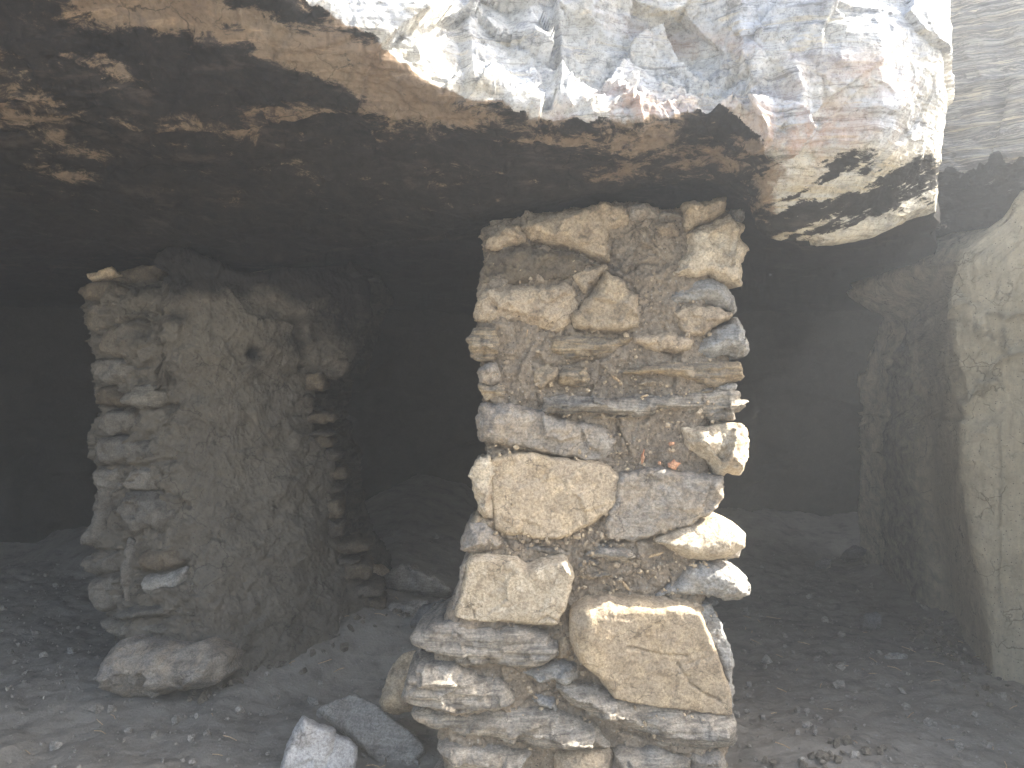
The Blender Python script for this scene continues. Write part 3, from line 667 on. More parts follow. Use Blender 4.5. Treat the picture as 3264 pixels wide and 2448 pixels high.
cr_m = [C1((600, 340), (700, 368), (850, 390), (950, 430), (1080, 480)), C1((1085, 290), (1120, 350), (1090, 440), (1060, 520), (960, 680), (860, 800), (850, 850), (880, 900)),
        C1((1060, 530), (1200, 600), (1270, 690)), C1((1215, 540), (1280, 480), (1400, 470)), C1((1080, 480), (1200, 560), (1270, 490)), C1((1320, 260), (1390, 380)),
        C1((480, 860), (620, 840), (680, 900)), C1((690, 1150), (770, 1130), (1080, 1075)), C1((620, 1320), (640, 1400)), C1((1260, 990), (1400, 1050), (1540, 1060)),
        C1((880, 910), (1100, 925), (1250, 930)), C2((480, 160), (620, 195), (860, 230), (1010, 248)), C2((560, 570), (600, 600), (760, 640), (880, 660)), C2((1040, 620), (1270, 600)),
        C2((640, 1400), (700, 1340), (830, 1290)), C2((1050, 890), (1380, 895)), C2((880, 940), (900, 1010)), C2((1110, 1480), (1280, 1540)), C2((1100, 60), (1140, 140), (1160, 220))]
def dispP(w, px, py):
    d = fbm(w * 7, 3, 111) * .010 + facet(w * 15, 112) * .011 + fbm(w * 26, 5, 113, .68) * .0115 + np.abs(fbm(w * 70, 3, 114, .6)) * .0055 + facet(w * 48, 115) * .0042
    m = px > 0; c = np.zeros(len(w))
    a = px[m] + 2.0 * fbm(w[m] * 40, 3, 116); b = py[m] + 2.0 * fbm(w[m] * 40, 3, 117); cc = np.zeros(m.sum())
    for k, pl in enumerate(cr_m):
        cc = cc + (.020 if k in (0, 11, 13) else .012) * np.exp(-(polydist(a, b, pl) / (1.9 if k in (0, 11, 13) else 1.25)) ** 2)
    c[m] = cc
    return d - c
def sootP(px, py, w):
    s = .5 * np.exp(-((px - 520) / 50) ** 2 - ((py - 262) / 26) ** 2) + .25 * np.exp(-((px - 500) / 25) ** 2 - ((py - 240) / 16) ** 2)
    return np.where(px > 0, s, .25)
loft('clay_core', LP, RP, TOP, [(400, 838), (760, 838)], lambda px, py: dfP(px, py) + .014, lambda px, py: dfP(px, py) + .42, M['mud'], pil, 250, 470, dispP, sootP)

def S(pts, mat, H=.03, off=.012, T=.2, **k):
    """a stone of the pillar: base plane slightly inside the clay"""
    k.setdefault('n', (0, -1, 0)); c = np.mean(np.array(pts), 0); return stone(pts, float(dfP(c[0], c[1])) + off, mat, pil, H=H, T=T, **k)
pst = [
 (C1((1380, 240), (1490, 205), (1530, 260), (1548, 300), (1470, 325), (1390, 290)), 'dusty', dict(H=.035)),
 (C1((1590, 290), (1750, 225), (1860, 165), (1880, 205), (1965, 240), (1935, 330), (1968, 400), (1940, 480), (1935, 560), (1932, 632), (1840, 610), (1750, 570), (1600, 580), (1500, 560), (1560, 450), (1600, 360)), 'pale', dict(H=.036, slope=2.6, off=.004)),
 (C1((1860, 150), (1930, 130), (1965, 170), (1940, 235), (1880, 215)), 'blue', dict(H=.02, off=.03)),
 (C1((1480, 700), (1560, 610), (1680, 580), (1760, 585), (1850, 640), (1900, 700), (1908, 770), (1880, 810), (1820, 765), (1700, 745), (1600, 740), (1500, 735)), 'blue', dict(H=.034, slope=1.0)),
 (C1((1490, 790), (1600, 755), (1760, 740), (1880, 800), (1860, 850), (1760, 890), (1680, 960), (1560, 930)), 'dusty', dict(H=.026)),
 (C1((1650, 1030), (1700, 950), (1760, 900), (1830, 870), (1890, 825), (1940, 870), (1985, 970), (1992, 1040), (1960, 1080), (1900, 1085), (1800, 1080), (1720, 1092), (1660, 1055)), 'blue', dict(H=.04, slope=1.4)),
 (C1((850, 830), (880, 780), (1000, 640), (1060, 530), (1100, 545), (1180, 590), (1220, 650), (1265, 700), (1280, 820), (1275, 900), (1240, 920), (1100, 912), (960, 905), (880, 900)), 'tan', dict(H=.034, slope=2.6, off=.002)),
 (C1((560, 330), (520, 260), (560, 200), (700, 160), (830, 140), (1050, 100), (1180, 100), (1220, 180), (1210, 240), (1100, 250), (1080, 330), (1080, 470), (950, 420), (850, 385), (700, 360), (600, 345)), 'dusty', dict(H=.034, off=.008)),
 (C1((1210, 110), (1340, 95), (1420, 140), (1410, 200), (1330, 215), (1230, 205)), 'grey', dict(H=.03)),
 (C1((1410, 150), (1540, 160), (1560, 215), (1480, 200), (1400, 215)), 'schist', dict(H=.015, off=.03, kind='schist')),
 (C1((840, 570), (900, 520), (1060, 490), (1075, 520), (1020, 600), (950, 690), (880, 630)), 'dusty', dict(H=.024)),
 (C1((262, 560), (300, 420), (500, 385), (720, 375), (930, 435), (1050, 490), (900, 555), (830, 580), (700, 600), (450, 615), (290, 620)), 'sooty', dict(H=.024, slope=1.0, rough=1.6)),
 (C1((290, 380), (330, 300), (420, 230), (520, 250), (560, 330), (480, 370), (360, 400)), 'dusty', dict(H=.03)),
 (C1((220, 860), (240, 740), (280, 650), (500, 625), (830, 615), (900, 700), (860, 790), (850, 860), (780, 950), (650, 900), (500, 850), (350, 860), (300, 880)), 'dusty', dict(H=.027, slope=1.1, rough=1.3)),
 (C1((185, 960), (210, 900), (280, 880), (370, 890), (380, 980), (385, 1060), (330, 1100), (240, 1110), (200, 1080)), 'ochre', dict(H=.036, kind='schist')),
 (C1((245, 1150), (300, 1115), (370, 1115), (390, 1220), (350, 1260), (255, 1255)), 'grey', dict(H=.028)),
 (C1((252, 1262), (340, 1255), (400, 1250), (410, 1300), (400, 1340), (300, 1360), (270, 1320)), 'ochre', dict(H=.033)),
 (C1((680, 1000), (700, 960), (900, 930), (1100, 970), (1240, 930), (1250, 985), (1150, 1040), (1080, 1060), (860, 1090), (720, 1060)), 'ochre', dict(H=.034, kind='schist')),
 (C1((1250, 950), (1400, 925), (1550, 940), (1640, 960), (1640, 1030), (1530, 1060), (1400, 1050), (1250, 995)), 'dusty', dict(H=.024)),
 (C1((610, 1150), (680, 1135), (750, 1145), (760, 1220), (700, 1270), (630, 1305), (610, 1250)), 'tan', dict(H=.034)),
 (C1((760, 1200), (790, 1160), (950, 1150), (970, 1270), (860, 1285), (770, 1260)), 'ochre', dict(H=.034, kind='schist', rounded=2)),
 (C1((1180, 1190), (1260, 1150), (1500, 1120), (1680, 1100), (1860, 1090), (1920, 1100), (1945, 1160), (1940, 1230), (1900, 1255), (1830, 1240), (1760, 1275), (1650, 1255), (1540, 1215), (1420, 1190), (1300, 1185)), 'ochre', dict(H=.034, kind='schist', rounded=2)),
 (C1((1250, 1240), (1360, 1220), (1430, 1240), (1430, 1280), (1330, 1275)), 'tan', dict(H=.022)),
 (C1((635, 1430), (680, 1350), (880, 1330), (1030, 1350), (1260, 1330), (1500, 1330), (1700, 1310), (1770, 1290), (1900, 1305), (1925, 1340), (1985, 1385), (1920, 1430), (1900, 1470), (1830, 1485), (1700, 1460), (1560, 1430), (1420, 1430), (1250, 1455), (1000, 1440), (800, 1450), (680, 1450)), 'schist', dict(H=.036, kind='schist', rough=1.8)),
 (C1((1620, 1290), (1720, 1270), (1760, 1300), (1690, 1320)), 'ochre', dict(H=.03)),
 (C1((1760, 1270), (1850, 1240), (1910, 1265), (1890, 1300), (1800, 1295)), 'blue', dict(H=.02, kind='schist')),
 (C1((980, 1462), (1100, 1458), (1250, 1445), (1252, 1480), (1120, 1495)), 'ochre', dict(H=.032)),
 ([(476, 432), (477, 412), (483, 403), (505, 402), (536, 407), (560, 417), (600, 424), (612, 434), (617, 440), (615, 457), (598, 461), (563, 456), (533, 450), (489, 443), (479, 440)], 'grey', dict(H=.034, slope=2.0)),
 (C2((1410, 100), (1440, 90), (1620, 70), (1690, 65), (1715, 100), (1718, 180), (1700, 270), (1670, 310), (1560, 300), (1480, 210), (1430, 160)), 'pale', dict(H=.05, slope=1.5, off=.0)),
 (C2((425, 300), (460, 230), (530, 218), (545, 300), (538, 400), (535, 510), (470, 480), (450, 420)), 'pale', dict(H=.022, slope=1.2, off=.008)),
 (C2((525, 235), (650, 203), (960, 240), (1050, 255), (1120, 300), (1130, 420), (1000, 540), (840, 605), (600, 590), (540, 555), (528, 400)), 'tan', dict(H=.024, slope=3.2, off=.004, rough=.7)),
 (C2((1110, 290), (1300, 275), (1450, 290), (1590, 310), (1592, 420), (1560, 480), (1450, 540), (1270, 590), (1170, 615), (1060, 610), (1045, 520), (1100, 400)), 'grey', dict(H=.026, slope=2.6, off=.006)),
 (C2((1275, 610), (1400, 560), (1480, 530), (1570, 500), (1640, 520), (1700, 580), (1700, 640), (1640, 680), (1540, 705), (1430, 695), (1330, 640)), 'pale', dict(H=.055, slope=1.3, rounded=2, off=.0, rough=.4)),
 (C2((1620, 670), (1690, 640), (1680, 690), (1600, 705)), 'grey', dict(H=.01, off=.06)),
 (C2((390, 640), (400, 570), (430, 530), (500, 535), (550, 590), (580, 625), (540, 650), (460, 662), (400, 660)), 'grey', dict(H=.036, slope=1.2)),
 (C2((440, 530), (470, 480), (540, 520), (560, 580), (500, 545)), 'tan', dict(H=.02, off=.03)),
 (C2((660, 640), (720, 630), (860, 650), (885, 680), (800, 670), (700, 655)), 'schist', dict(H=.03, kind='schist')),
 (C2((960, 680), (1000, 640), (1060, 625), (1180, 650), (1205, 680), (1150, 715), (1040, 700)), 'schist', dict(H=.038, kind='schist')),
 (C2((915, 720), (960, 705), (1040, 715), (1035, 735), (930, 740)), 'schist', dict(H=.028, kind='schist')),
 (C2((930, 765), (1080, 740), (1080, 775), (960, 792)), 'ochre', dict(H=.03, kind='schist')),
 (C2((1280, 870), (1380, 800), (1430, 725), (1600, 710), (1680, 740), (1730, 820), (1720, 870), (1640, 890), (1550, 885), (1430, 855), (1330, 870)), 'blue', dict(H=.044, slope=1.5)),
 (C2((330, 960), (365, 860), (395, 720), (425, 672), (445, 690), (410, 800), (375, 960)), 'grey', dict(H=.012, off=.035)),
 (C2((355, 965), (390, 830), (420, 700), (450, 670), (620, 680), (700, 720), (780, 690), (880, 682), (912, 770), (880, 900), (845, 1000), (700, 1000), (560, 985), (420, 975)), 'pale', dict(H=.036, slope=3.2, off=.0, rough=.6, cracks=[C2((745, 965), (780, 938), (830, 965))])),
 (C2((1040, 880), (1100, 860), (1250, 870), (1250, 890), (1060, 895)), 'tan', dict(H=.03)),
 (C2((1478, 928), (1545, 905), (1595, 1000), (1640, 1140), (1648, 1300), (1652, 1385), (1600, 1405), (1585, 1200)), 'blue', dict(H=.02, off=.03)),
 (C2((885, 1060), (890, 960), (960, 910), (1060, 893), (1380, 903), (1490, 930), (1540, 1040), (1590, 1180), (1638, 1320), (1636, 1398), (1590, 1405), (1450, 1380), (1250, 1350), (1080, 1320), (1020, 1240), (1000, 1215), (930, 1170)), 'tan', dict(H=.034, slope=3.2, off=-.004, rough=.45, n=(0, -1, -.16), cracks=[C2((1150, 1070), (1300, 1110), (1420, 1125)), C2((1380, 1160), (1440, 1250), (1500, 1290), (1570, 1330))])),
 (C2((830, 1070), (880, 1040), (900, 1100), (920, 1165), (840, 1155)), 'tan', dict(H=.035)),
 (C2((155, 1060), (200, 1040), (260, 1010), (350, 985), (520, 1010), (780, 1020), (830, 1080), (835, 1130), (780, 1170), (680, 1200), (540, 1170), (400, 1180), (320, 1140), (230, 1120), (170, 1090)), 'schist', dict(H=.034, kind='schist', rough=1.2, T=.3)),
 (C2((115, 1330), (150, 1260), (190, 1190), (350, 1200), (480, 1250), (600, 1280), (640, 1360), (540, 1380), (400, 1400), (240, 1385), (130, 1350)), 'schist', dict(H=.03, kind='schist', rough=1.1, T=.3, off=.0, n=(0, -1, -.14))),
 (C2((650, 1220), (720, 1180), (820, 1155), (930, 1175), (930, 1240), (870, 1265), (740, 1255)), 'blue', dict(H=.038, kind='schist')),
 (C2((710, 1340), (740, 1315), (830, 1340), (835, 1400), (760, 1370)), 'blue', dict(H=.035, kind='schist')),
 (C2((825, 1290), (860, 1270), (1000, 1290), (1090, 1320), (1300, 1370), (1560, 1410), (1655, 1430), (1660, 1520), (1640, 1560), (1480, 1570), (1290, 1560), (1280, 1500), (1150, 1470), (1000, 1420), (880, 1350)), 'schist', dict(H=.05, kind='schist', slope=1.2)),
 (C2((155, 1410), (200, 1385), (400, 1400), (640, 1370), (860, 1400), (1000, 1460), (1085, 1540), (1080, 1565), (900, 1570), (640, 1560), (560, 1520), (400, 1510), (280, 1470), (180, 1440)), 'schist', dict(H=.052, kind='schist', slope=1.2, T=.3)),
 (C2((270, 1580), (330, 1540), (480, 1550), (640, 1570), (720, 1590), (670, 1650), (650, 1690), (400, 1690)), 'schist', dict(H=.05, kind='schist', T=.3)),
 (C2((820, 1590), (960, 1565), (1090, 1580), (1080, 1720), (840, 1720)), 'dusty', dict(H=.04)),
 (C2((1095, 1575), (1280, 1570), (1440, 1600), (1450, 1720), (1090, 1720)), 'schist', dict(H=.045, kind='schist')),
 (C2((1450, 1600), (1600, 1575), (1625, 1740), (1460, 1740)), 'grey', dict(H=.03)),
 (C2((250, 1700), (700, 1700), (760, 1800), (640, 1920), (260, 1920)), 'grey', dict(H=.05)),
 (C2((780, 1735), (1300, 1735), (1640, 1760), (1640, 1930), (780, 1930)), 'grey', dict(H=.045)),
]
for pts, mt, kw in pst: S(pts, mt, **kw)

# chips of orange shard, straw and gravel caught in the clay
def chip(px, py, w_, h_, ang, d, mat, parent, name, H=.004):
    a = math.radians(ang); pts = []
    for k in range(9):
        t = 2 * math.pi * k / 9; r = 1 + .25 * math.sin(k * 2.7 + px)
        x, y = w_ * r * math.cos(t), h_ * r * math.sin(t); pts.append((px + x * math.cos(a) - y * math.sin(a), py + x * math.sin(a) + y * math.cos(a)))
    return stone(pts, d, mat, parent, H=H, T=.008, sp=.0035, name=name, rough=.3)
M['terracotta'] = stone_mat('terracotta', (.48, .22, .12), (.42, .20, .11), (.5, .3, .18), dust_amt=.2)
M['straw'] = stone_mat('dry_straw', (.42, .30, .17), (.38, .27, .16), (.45, .34, .2), dust_amt=.1)
for (x, y, a, b, g) in [(674, 464.5, 6, 4.6, -10), (642.5, 457.5, 2, 7, 8), (672, 444, 3, 2, 0), (659, 463, 1.3, 1.6, 0)]:
    o = chip(x, y, a, b, g, float(dfP(x, y)) - .014, M['terracotta'], pil, 'shard')
    if a == 6: o['label'] = 'orange flat shard pressed into the clay'
for (x, y, a, b, g) in [(616, 378.5, 6.5, 1.1, 38), (645, 395.5, 4.5, 1.3, -15), (656, 555, 8, 1.4, -18), (527, 333, 1.1, 4.5, 5), (626, 586, 1.5, 6, -35)]:
    chip(x, y, a, b, g, float(dfP(x, y)) - .014, M['straw'], pil, 'straw')
_HULLS = []
def _hulls():
    r = np.random.default_rng(2); base = np.array([(1, 0, 0), (-1, 0, 0), (0, 1, 0), (0, -1, 0), (0, 0, 1), (0, 0, -1), (.6, .6, .5), (-.6, .5, .6), (.5, -.6, -.6), (-.5, -.6, .5)])
    for k in range(24):
        bm = bmesh.new()
        for b in base * r.uniform(.5, 1.2, 3): bm.verts.new(tuple(b * r.uniform(.8, 1.15)))
        bmesh.ops.convex_hull(bm, input=list(bm.verts)); bmesh.ops.triangulate(bm, faces=list(bm.faces))
        bm.verts.index_update(); _HULLS.append((np.array([tuple(v.co) for v in bm.verts]), np.array([[v.index for v in f.verts] for f in bm.faces]))); bm.free()
def lumps(name, centres, radii, mat, parent, seed, kind='stuff'):
    """many small angular bits joined into one mesh"""
    if not _HULLS: _hulls()
    r = np.random.default_rng(seed); org = np.array(parent.location) if parent else np.zeros(3); V, Fc, b = [], [], 0
    for c, rad in zip(centres, radii):
        hv, hf = _HULLS[int(r.integers(0, 24))]; q, _r = np.linalg.qr(r.normal(size=(3, 3)))
        if np.linalg.det(q) < 0: q[:, 0] *= -1
        V.append(hv @ q.T * rad + np.array(c) - org); Fc.append(hf + b); b += len(hv)
    me = mesh_np(name, np.vstack(V), np.vstack(Fc), smooth=False)
    o = link(name, me, mat, parent); o['kind'] = kind; return o
cs, rs = [], []
for k in range(1300):
    x, y = random.uniform(490, 715), random.triangular(235, 768, 560); cs.append(P(x, y, float(dfP(x, y)) - random.uniform(-.004, .012))); rs.append(random.choice([.002, .0028, .0035, .0035, .005, .0075]))
lumps('grit', cs, rs, M['tan'], pil, 3)

# loose stone lying on the pillar's top right
lo = stone(C1((1550, 120), (1560, 95), (1720, 85), (1825, 55), (1842, 130), (1840, 160), (1720, 225), (1580, 280), (1562, 240)), 2.05, 'tan', None, H=.045, T=.09, slope=2.6, name='loose_stone')
tag(lo, 'tan wedge-shaped stone lying loose on the top right corner of the main pillar', 'stone')

# ------------------------------------------------------------------ left wall: clay plaster over stones, built back into the cave
lw = empty('plastered_wall', (-.9, 2.8, 0.0), 'smoke-darkened clay-plastered wall end on a rounded base boulder, left of the main pillar', 'wall')
dpx = [60, 90, 105, 130, 170, 205, 230, 265, 330, 376, 400]; dpd = [3.1, 2.95, 2.84, 2.76, 2.70, 2.69, 2.71, 2.77, 2.95, 3.12, 3.25]
def dfL(px, py):
    px = np.asarray(px, float); return pchip(dpx, dpd, px.ravel()).reshape(px.shape) + .03 * np.sin(py / 60)
LL = [(255, 84), (300, 92), (320, 95), (400, 97), (450, 98), (500, 95), (545, 92), (575, 94), (600, 102), (625, 112), (645, 128), (660, 150), (700, 172)]
RL = [(255, 366), (268, 370), (285, 372), (310, 362), (335, 352), (352, 346), (366, 338), (376, 316), (395, 314), (412, 311), (435, 318), (470, 330), (500, 334), (530, 342), (560, 352), (580, 362), (600, 373), (640, 380)]
TL = [(80, 300), (110, 296), (140, 292), (160, 286), (166, 256), (180, 252), (195, 256), (222, 266), (240, 268), (262, 272), (290, 270), (330, 268), (356, 263), (372, 272), (385, 285)]
BL = [(60, 640), (120, 655), (150, 675), (190, 692), (225, 692), (265, 680), (330, 660), (376, 645), (400, 640)]
cr_l = [C3((370, 580), (470, 520), (600, 560)), C3((250, 625), (300, 635)), C3((210, 1080), (400, 1105), (540, 1112), (700, 1105)), C3((220, 1470), (430, 1475), (560, 1460), (700, 1440)), C3((240, 1290), (400, 1275), (520, 1262)),
        C3((590, 930), (680, 945)), C4((430, 405), (600, 405)), C4((600, 510), (720, 515), (870, 500), (930, 460)), C4((640, 740), (820, 740), (960, 730)), C4((630, 100), (760, 95), (900, 130), (945, 190)),
        C4((560, 180), (640, 270), (660, 330), (600, 380)), C4((1140, 930), (1200, 920), (1310, 900)), C4((1145, 925), (1140, 1010)), C4((700, 300), (710, 520), (700, 660)), C4((600, 640), (620, 700), (700, 720))]
def dispL(w, px, py):
    d = fbm(w * 3.2, 3, 121) * .03 + fbm(w * 9, 4, 122) * .020 + facet(w * 6, 129) * .020 + facet(w * 18, 119) * .007 + fbm(w * 30, 4, 123, .62) * .008 + np.abs(fbm(w * 80, 3, 124)) * .0045
    rough_ = 1 - sstep(150, 215, px); d = d + rough_ * (facet(w * 12, 125) * .028 + facet(w * np.array([14, 14, 34]), 126) * .011)
    m = px > 0; a = px[m] + 2.2 * fbm(w[m] * 30, 3, 127); b = py[m] + 2.2 * fbm(w[m] * 30, 3, 128); cc = np.zeros(m.sum())
    for pl in cr_l: cc = cc + .022 * np.exp(-(polydist(a, b, pl) / 1.7) ** 2)
    # socket holes and a hollow fold
    cc = cc + .05 * np.exp(-(((a - 254) / 7) ** 2 + ((b - 353) / 5) ** 2)) + .035 * np.exp(-(polydist(a, b, [(298, 320), (304, 345), (309, 368)]) / 5) ** 2)
    d[m] -= cc
    return d
def soot_toneL(px, py, w):
    b = .75 * (1 - sstep(278, 308 , py + .12 * (px - 200) * 0 + 10 * fbm(np.c_[px / 30, py * 0, py * 0], 3, 5)))
    b = b + .75 * np.exp(-((px - 345) / 34) ** 2 - ((py - 300) / 44) ** 2) + .8 * np.exp(-((px - 254) / 8) ** 2 - ((py - 354) / 7) ** 2) + .5 * np.exp(-((px - 178) / 14) ** 2 - ((py - 318) / 9) ** 2)
    b = b + .35 * np.exp(-((px - 145) / 14) ** 2 - ((py - 328) / 18) ** 2) + .25 * np.exp(-((px - 300) / 16) ** 2 - ((py - 340) / 26) ** 2) + .12  # also darker at the carved hole and fold
    return np.where(px > 0, b, .5)
loft('clay_plaster', LL, RL, TL, BL, dfL, lambda px, py: np.maximum(dfL(px, py) + .25, 3.2 + (px - 90) / 290 * .55), M['plaster'], lw, 330, 340, dispL, soot_toneL)
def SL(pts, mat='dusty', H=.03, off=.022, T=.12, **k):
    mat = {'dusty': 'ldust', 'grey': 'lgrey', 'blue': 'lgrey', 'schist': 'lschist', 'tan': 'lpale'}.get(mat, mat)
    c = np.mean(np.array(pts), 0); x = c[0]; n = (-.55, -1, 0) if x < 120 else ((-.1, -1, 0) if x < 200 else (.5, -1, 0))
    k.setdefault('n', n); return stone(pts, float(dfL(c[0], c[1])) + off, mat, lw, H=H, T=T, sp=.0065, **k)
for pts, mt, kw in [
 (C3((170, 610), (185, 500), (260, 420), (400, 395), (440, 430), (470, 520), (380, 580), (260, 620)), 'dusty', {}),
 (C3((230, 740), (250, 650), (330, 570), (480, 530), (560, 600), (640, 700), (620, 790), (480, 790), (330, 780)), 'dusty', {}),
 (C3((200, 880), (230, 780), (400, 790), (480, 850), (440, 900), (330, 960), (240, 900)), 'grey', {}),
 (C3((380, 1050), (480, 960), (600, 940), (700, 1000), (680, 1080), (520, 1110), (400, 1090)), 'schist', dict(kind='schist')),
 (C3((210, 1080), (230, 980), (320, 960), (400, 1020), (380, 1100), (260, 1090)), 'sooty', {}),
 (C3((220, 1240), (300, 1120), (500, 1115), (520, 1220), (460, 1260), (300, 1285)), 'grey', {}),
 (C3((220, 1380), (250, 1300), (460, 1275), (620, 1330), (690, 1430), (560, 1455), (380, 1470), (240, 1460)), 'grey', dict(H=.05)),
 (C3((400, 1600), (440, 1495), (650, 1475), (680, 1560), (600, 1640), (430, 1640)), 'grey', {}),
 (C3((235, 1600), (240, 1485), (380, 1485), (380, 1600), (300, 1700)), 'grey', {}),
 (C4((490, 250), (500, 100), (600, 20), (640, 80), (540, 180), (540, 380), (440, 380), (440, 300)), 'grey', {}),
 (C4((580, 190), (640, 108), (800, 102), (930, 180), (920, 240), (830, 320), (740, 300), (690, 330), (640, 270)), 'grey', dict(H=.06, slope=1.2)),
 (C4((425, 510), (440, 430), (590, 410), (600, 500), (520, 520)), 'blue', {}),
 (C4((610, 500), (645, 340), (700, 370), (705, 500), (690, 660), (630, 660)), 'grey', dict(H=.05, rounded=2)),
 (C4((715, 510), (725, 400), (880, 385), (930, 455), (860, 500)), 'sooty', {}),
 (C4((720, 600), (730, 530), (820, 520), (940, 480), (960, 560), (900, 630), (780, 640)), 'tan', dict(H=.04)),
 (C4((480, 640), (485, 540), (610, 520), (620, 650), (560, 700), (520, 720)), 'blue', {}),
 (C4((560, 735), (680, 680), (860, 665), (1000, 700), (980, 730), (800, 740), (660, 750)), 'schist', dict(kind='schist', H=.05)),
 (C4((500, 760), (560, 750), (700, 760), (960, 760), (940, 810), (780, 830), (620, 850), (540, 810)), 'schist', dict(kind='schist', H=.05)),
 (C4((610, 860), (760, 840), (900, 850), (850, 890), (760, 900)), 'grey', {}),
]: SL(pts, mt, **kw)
stone(C4((515, 990), (560, 890), (620, 845), (780, 870), (930, 880), (1040, 860), (1140, 930), (1140, 1040), (1040, 1090), (880, 1112), (740, 1150), (620, 1140), (530, 1100)), 2.59, 'grey', lw, H=.09, T=.3, slope=1.6,
      n=(-.12, -1, .12), sp=.0065, rounded=2, name='base_boulder', label='rounded grey boulder under the wall end')
far = [C3((1650, 800), (1800, 760), (1850, 830), (1800, 910), (1680, 920)), C3((1600, 1120), (1700, 1060), (1810, 1100), (1790, 1140), (1630, 1140)), C3((1640, 960), (1720, 920), (1760, 970), (1740, 1010), (1650, 1040)), C3((1720, 1400), (1800, 1340), (1895, 1390), (1860, 1480), (1730, 1490)),
       C3((1720, 1520), (1860, 1520), (1870, 1570), (1800, 1600), (1740, 1590)), C3((1590, 1200), (1630, 1130), (1640, 1210), (1610, 1230)), C4((1680, 0), (1780, 10), (1785, 60), (1700, 70)), C4((1690, 100), (1800, 140), (1810, 200), (1700, 240)),
       C4((1780, 310), (1870, 320), (1850, 350), (1790, 345)), C4((1780, 370), (1880, 370), (1885, 430), (1800, 440)), C4((1760, 470), (1850, 500), (1900, 600), (1880, 690), (1760, 680))]
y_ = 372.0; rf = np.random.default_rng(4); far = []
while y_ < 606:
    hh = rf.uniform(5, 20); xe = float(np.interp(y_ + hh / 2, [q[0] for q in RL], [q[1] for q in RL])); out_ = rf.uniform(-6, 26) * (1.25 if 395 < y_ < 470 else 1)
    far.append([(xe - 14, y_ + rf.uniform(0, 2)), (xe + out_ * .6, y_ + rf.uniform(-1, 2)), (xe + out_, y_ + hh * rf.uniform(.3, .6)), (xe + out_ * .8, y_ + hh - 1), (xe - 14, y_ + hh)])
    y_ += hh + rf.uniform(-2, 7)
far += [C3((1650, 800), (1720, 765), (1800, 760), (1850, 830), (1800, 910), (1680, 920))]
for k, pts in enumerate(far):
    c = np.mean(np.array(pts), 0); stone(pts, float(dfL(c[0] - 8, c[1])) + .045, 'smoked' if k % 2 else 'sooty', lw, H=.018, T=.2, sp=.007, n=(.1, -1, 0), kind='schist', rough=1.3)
# pieces lying on top of the left wall
t1 = stone(C3((155, 260), (320, 195), (335, 245), (190, 300)), 2.80, 'tan', None, H=.012, T=.05, slope=3, n=(-.25, -1, .2), sp=.006, rounded=0, name='loose_stone')
tag(t1, 'short pale squared stone lying tilted on the top left of the plastered wall', 'stone')
t2 = stone(C3((240, 330), (260, 290), (480, 200), (665, 190), (640, 250), (560, 320), (350, 350)), 2.86, 'sooty', None, H=.03, T=.14, n=(-.1, -1, .3), sp=.007, name='loose_slab')
tag(t2, 'dark smoke-stained slab lying flat behind the small pale stone on the wall top', 'slab')
t3 = stone(C3((110, 380), (180, 320), (270, 300), (330, 295), (400, 330), (420, 390), (330, 420), (200, 430)), 2.80, 'sooty', lw, H=.03, T=.12, n=(-.3, -1, .1), sp=.007)

# ------------------------------------------------------------------ right wall: tall clay plastered wall running back
rw = empty('plastered_wall', (1.65, 2.9, 0.0), 'pale ochre clay-plastered wall at the right edge, streaked and cracked near its top', 'wall')
rpx = [880, 905, 925, 948, 962, 985, 1010, 1060, 1120, 1200, 1300, 1500]; rpd = [4.1, 3.85, 3.65, 3.50, 3.15, 2.78, 2.73, 2.67, 2.45, 2.0, 1.7, 1.6]  # unseen near end brought forward and raised to block low sun
def dfR(px, py):
    q = np.asarray(px - np.interp(py, [260, 480, 640], [-38, -12, 14]), float); return pchip(rpx, rpd, q.ravel()).reshape(q.shape)
LR = [(180, 1016), (215, 998), (240, 966), (262, 944), (290, 934), (318, 917), (345, 902), (380, 892), (420, 889), (520, 886), (600, 890), (660, 900)]
RR_ = [(60, 1500), (700, 1500), (900, 1500)]
TR = [(884, 400), (900, 345), (918, 318), (934, 292), (946, 262), (962, 248), (985, 232), (1000, 218), (1012, 196), (1024, 188), (1060, 190), (1120, 196), (1200, 192), (1500, 180)]
BR = [(880, 590), (905, 604), (950, 640), (985, 670), (1010, 700), (1060, 735), (1120, 790), (1200, 840), (1500, 920)]
cr_r = [[(1024, 312), (1005, 318), (990, 312)], [(1024, 350), (1000, 358), (988, 372), (984, 395)], [(1000, 330), (1008, 360)]]
def dispR(w, px, py):
    d = fbm(w * 3, 3, 131) * .022 + fbm(w * 9, 4, 132) * .009 + fbm(w * 28, 4, 133, .62) * .005 + fbm(w * np.array([30, 30, 5]), 3, 134) * .004 + np.abs(fbm(w * 70, 3, 135)) * .003
    up = 1 - sstep(400, 470, py); d = d + up * (facet(w * 8, 136) * .022)
    m = px > 0; a = px[m] + 2 * fbm(w[m] * 25, 3, 137); b = py[m] + 2 * fbm(w[m] * 25, 3, 138); cc = np.zeros(m.sum())
    for pl in cr_r: cc = cc + .03 * np.exp(-(polydist(a, b, pl) / 1.8) ** 2)
    cc = cc + .03 * np.exp(-(((a - 979) / 5) ** 2 + ((b - 328) / 8) ** 2)) + .02 * sstep(-4, 3, b - 420 - 6 * fbm(np.c_[a / 20, a * 0, a * 0], 3, 4)) * (a < 1000)
    d[m] -= cc
    return d
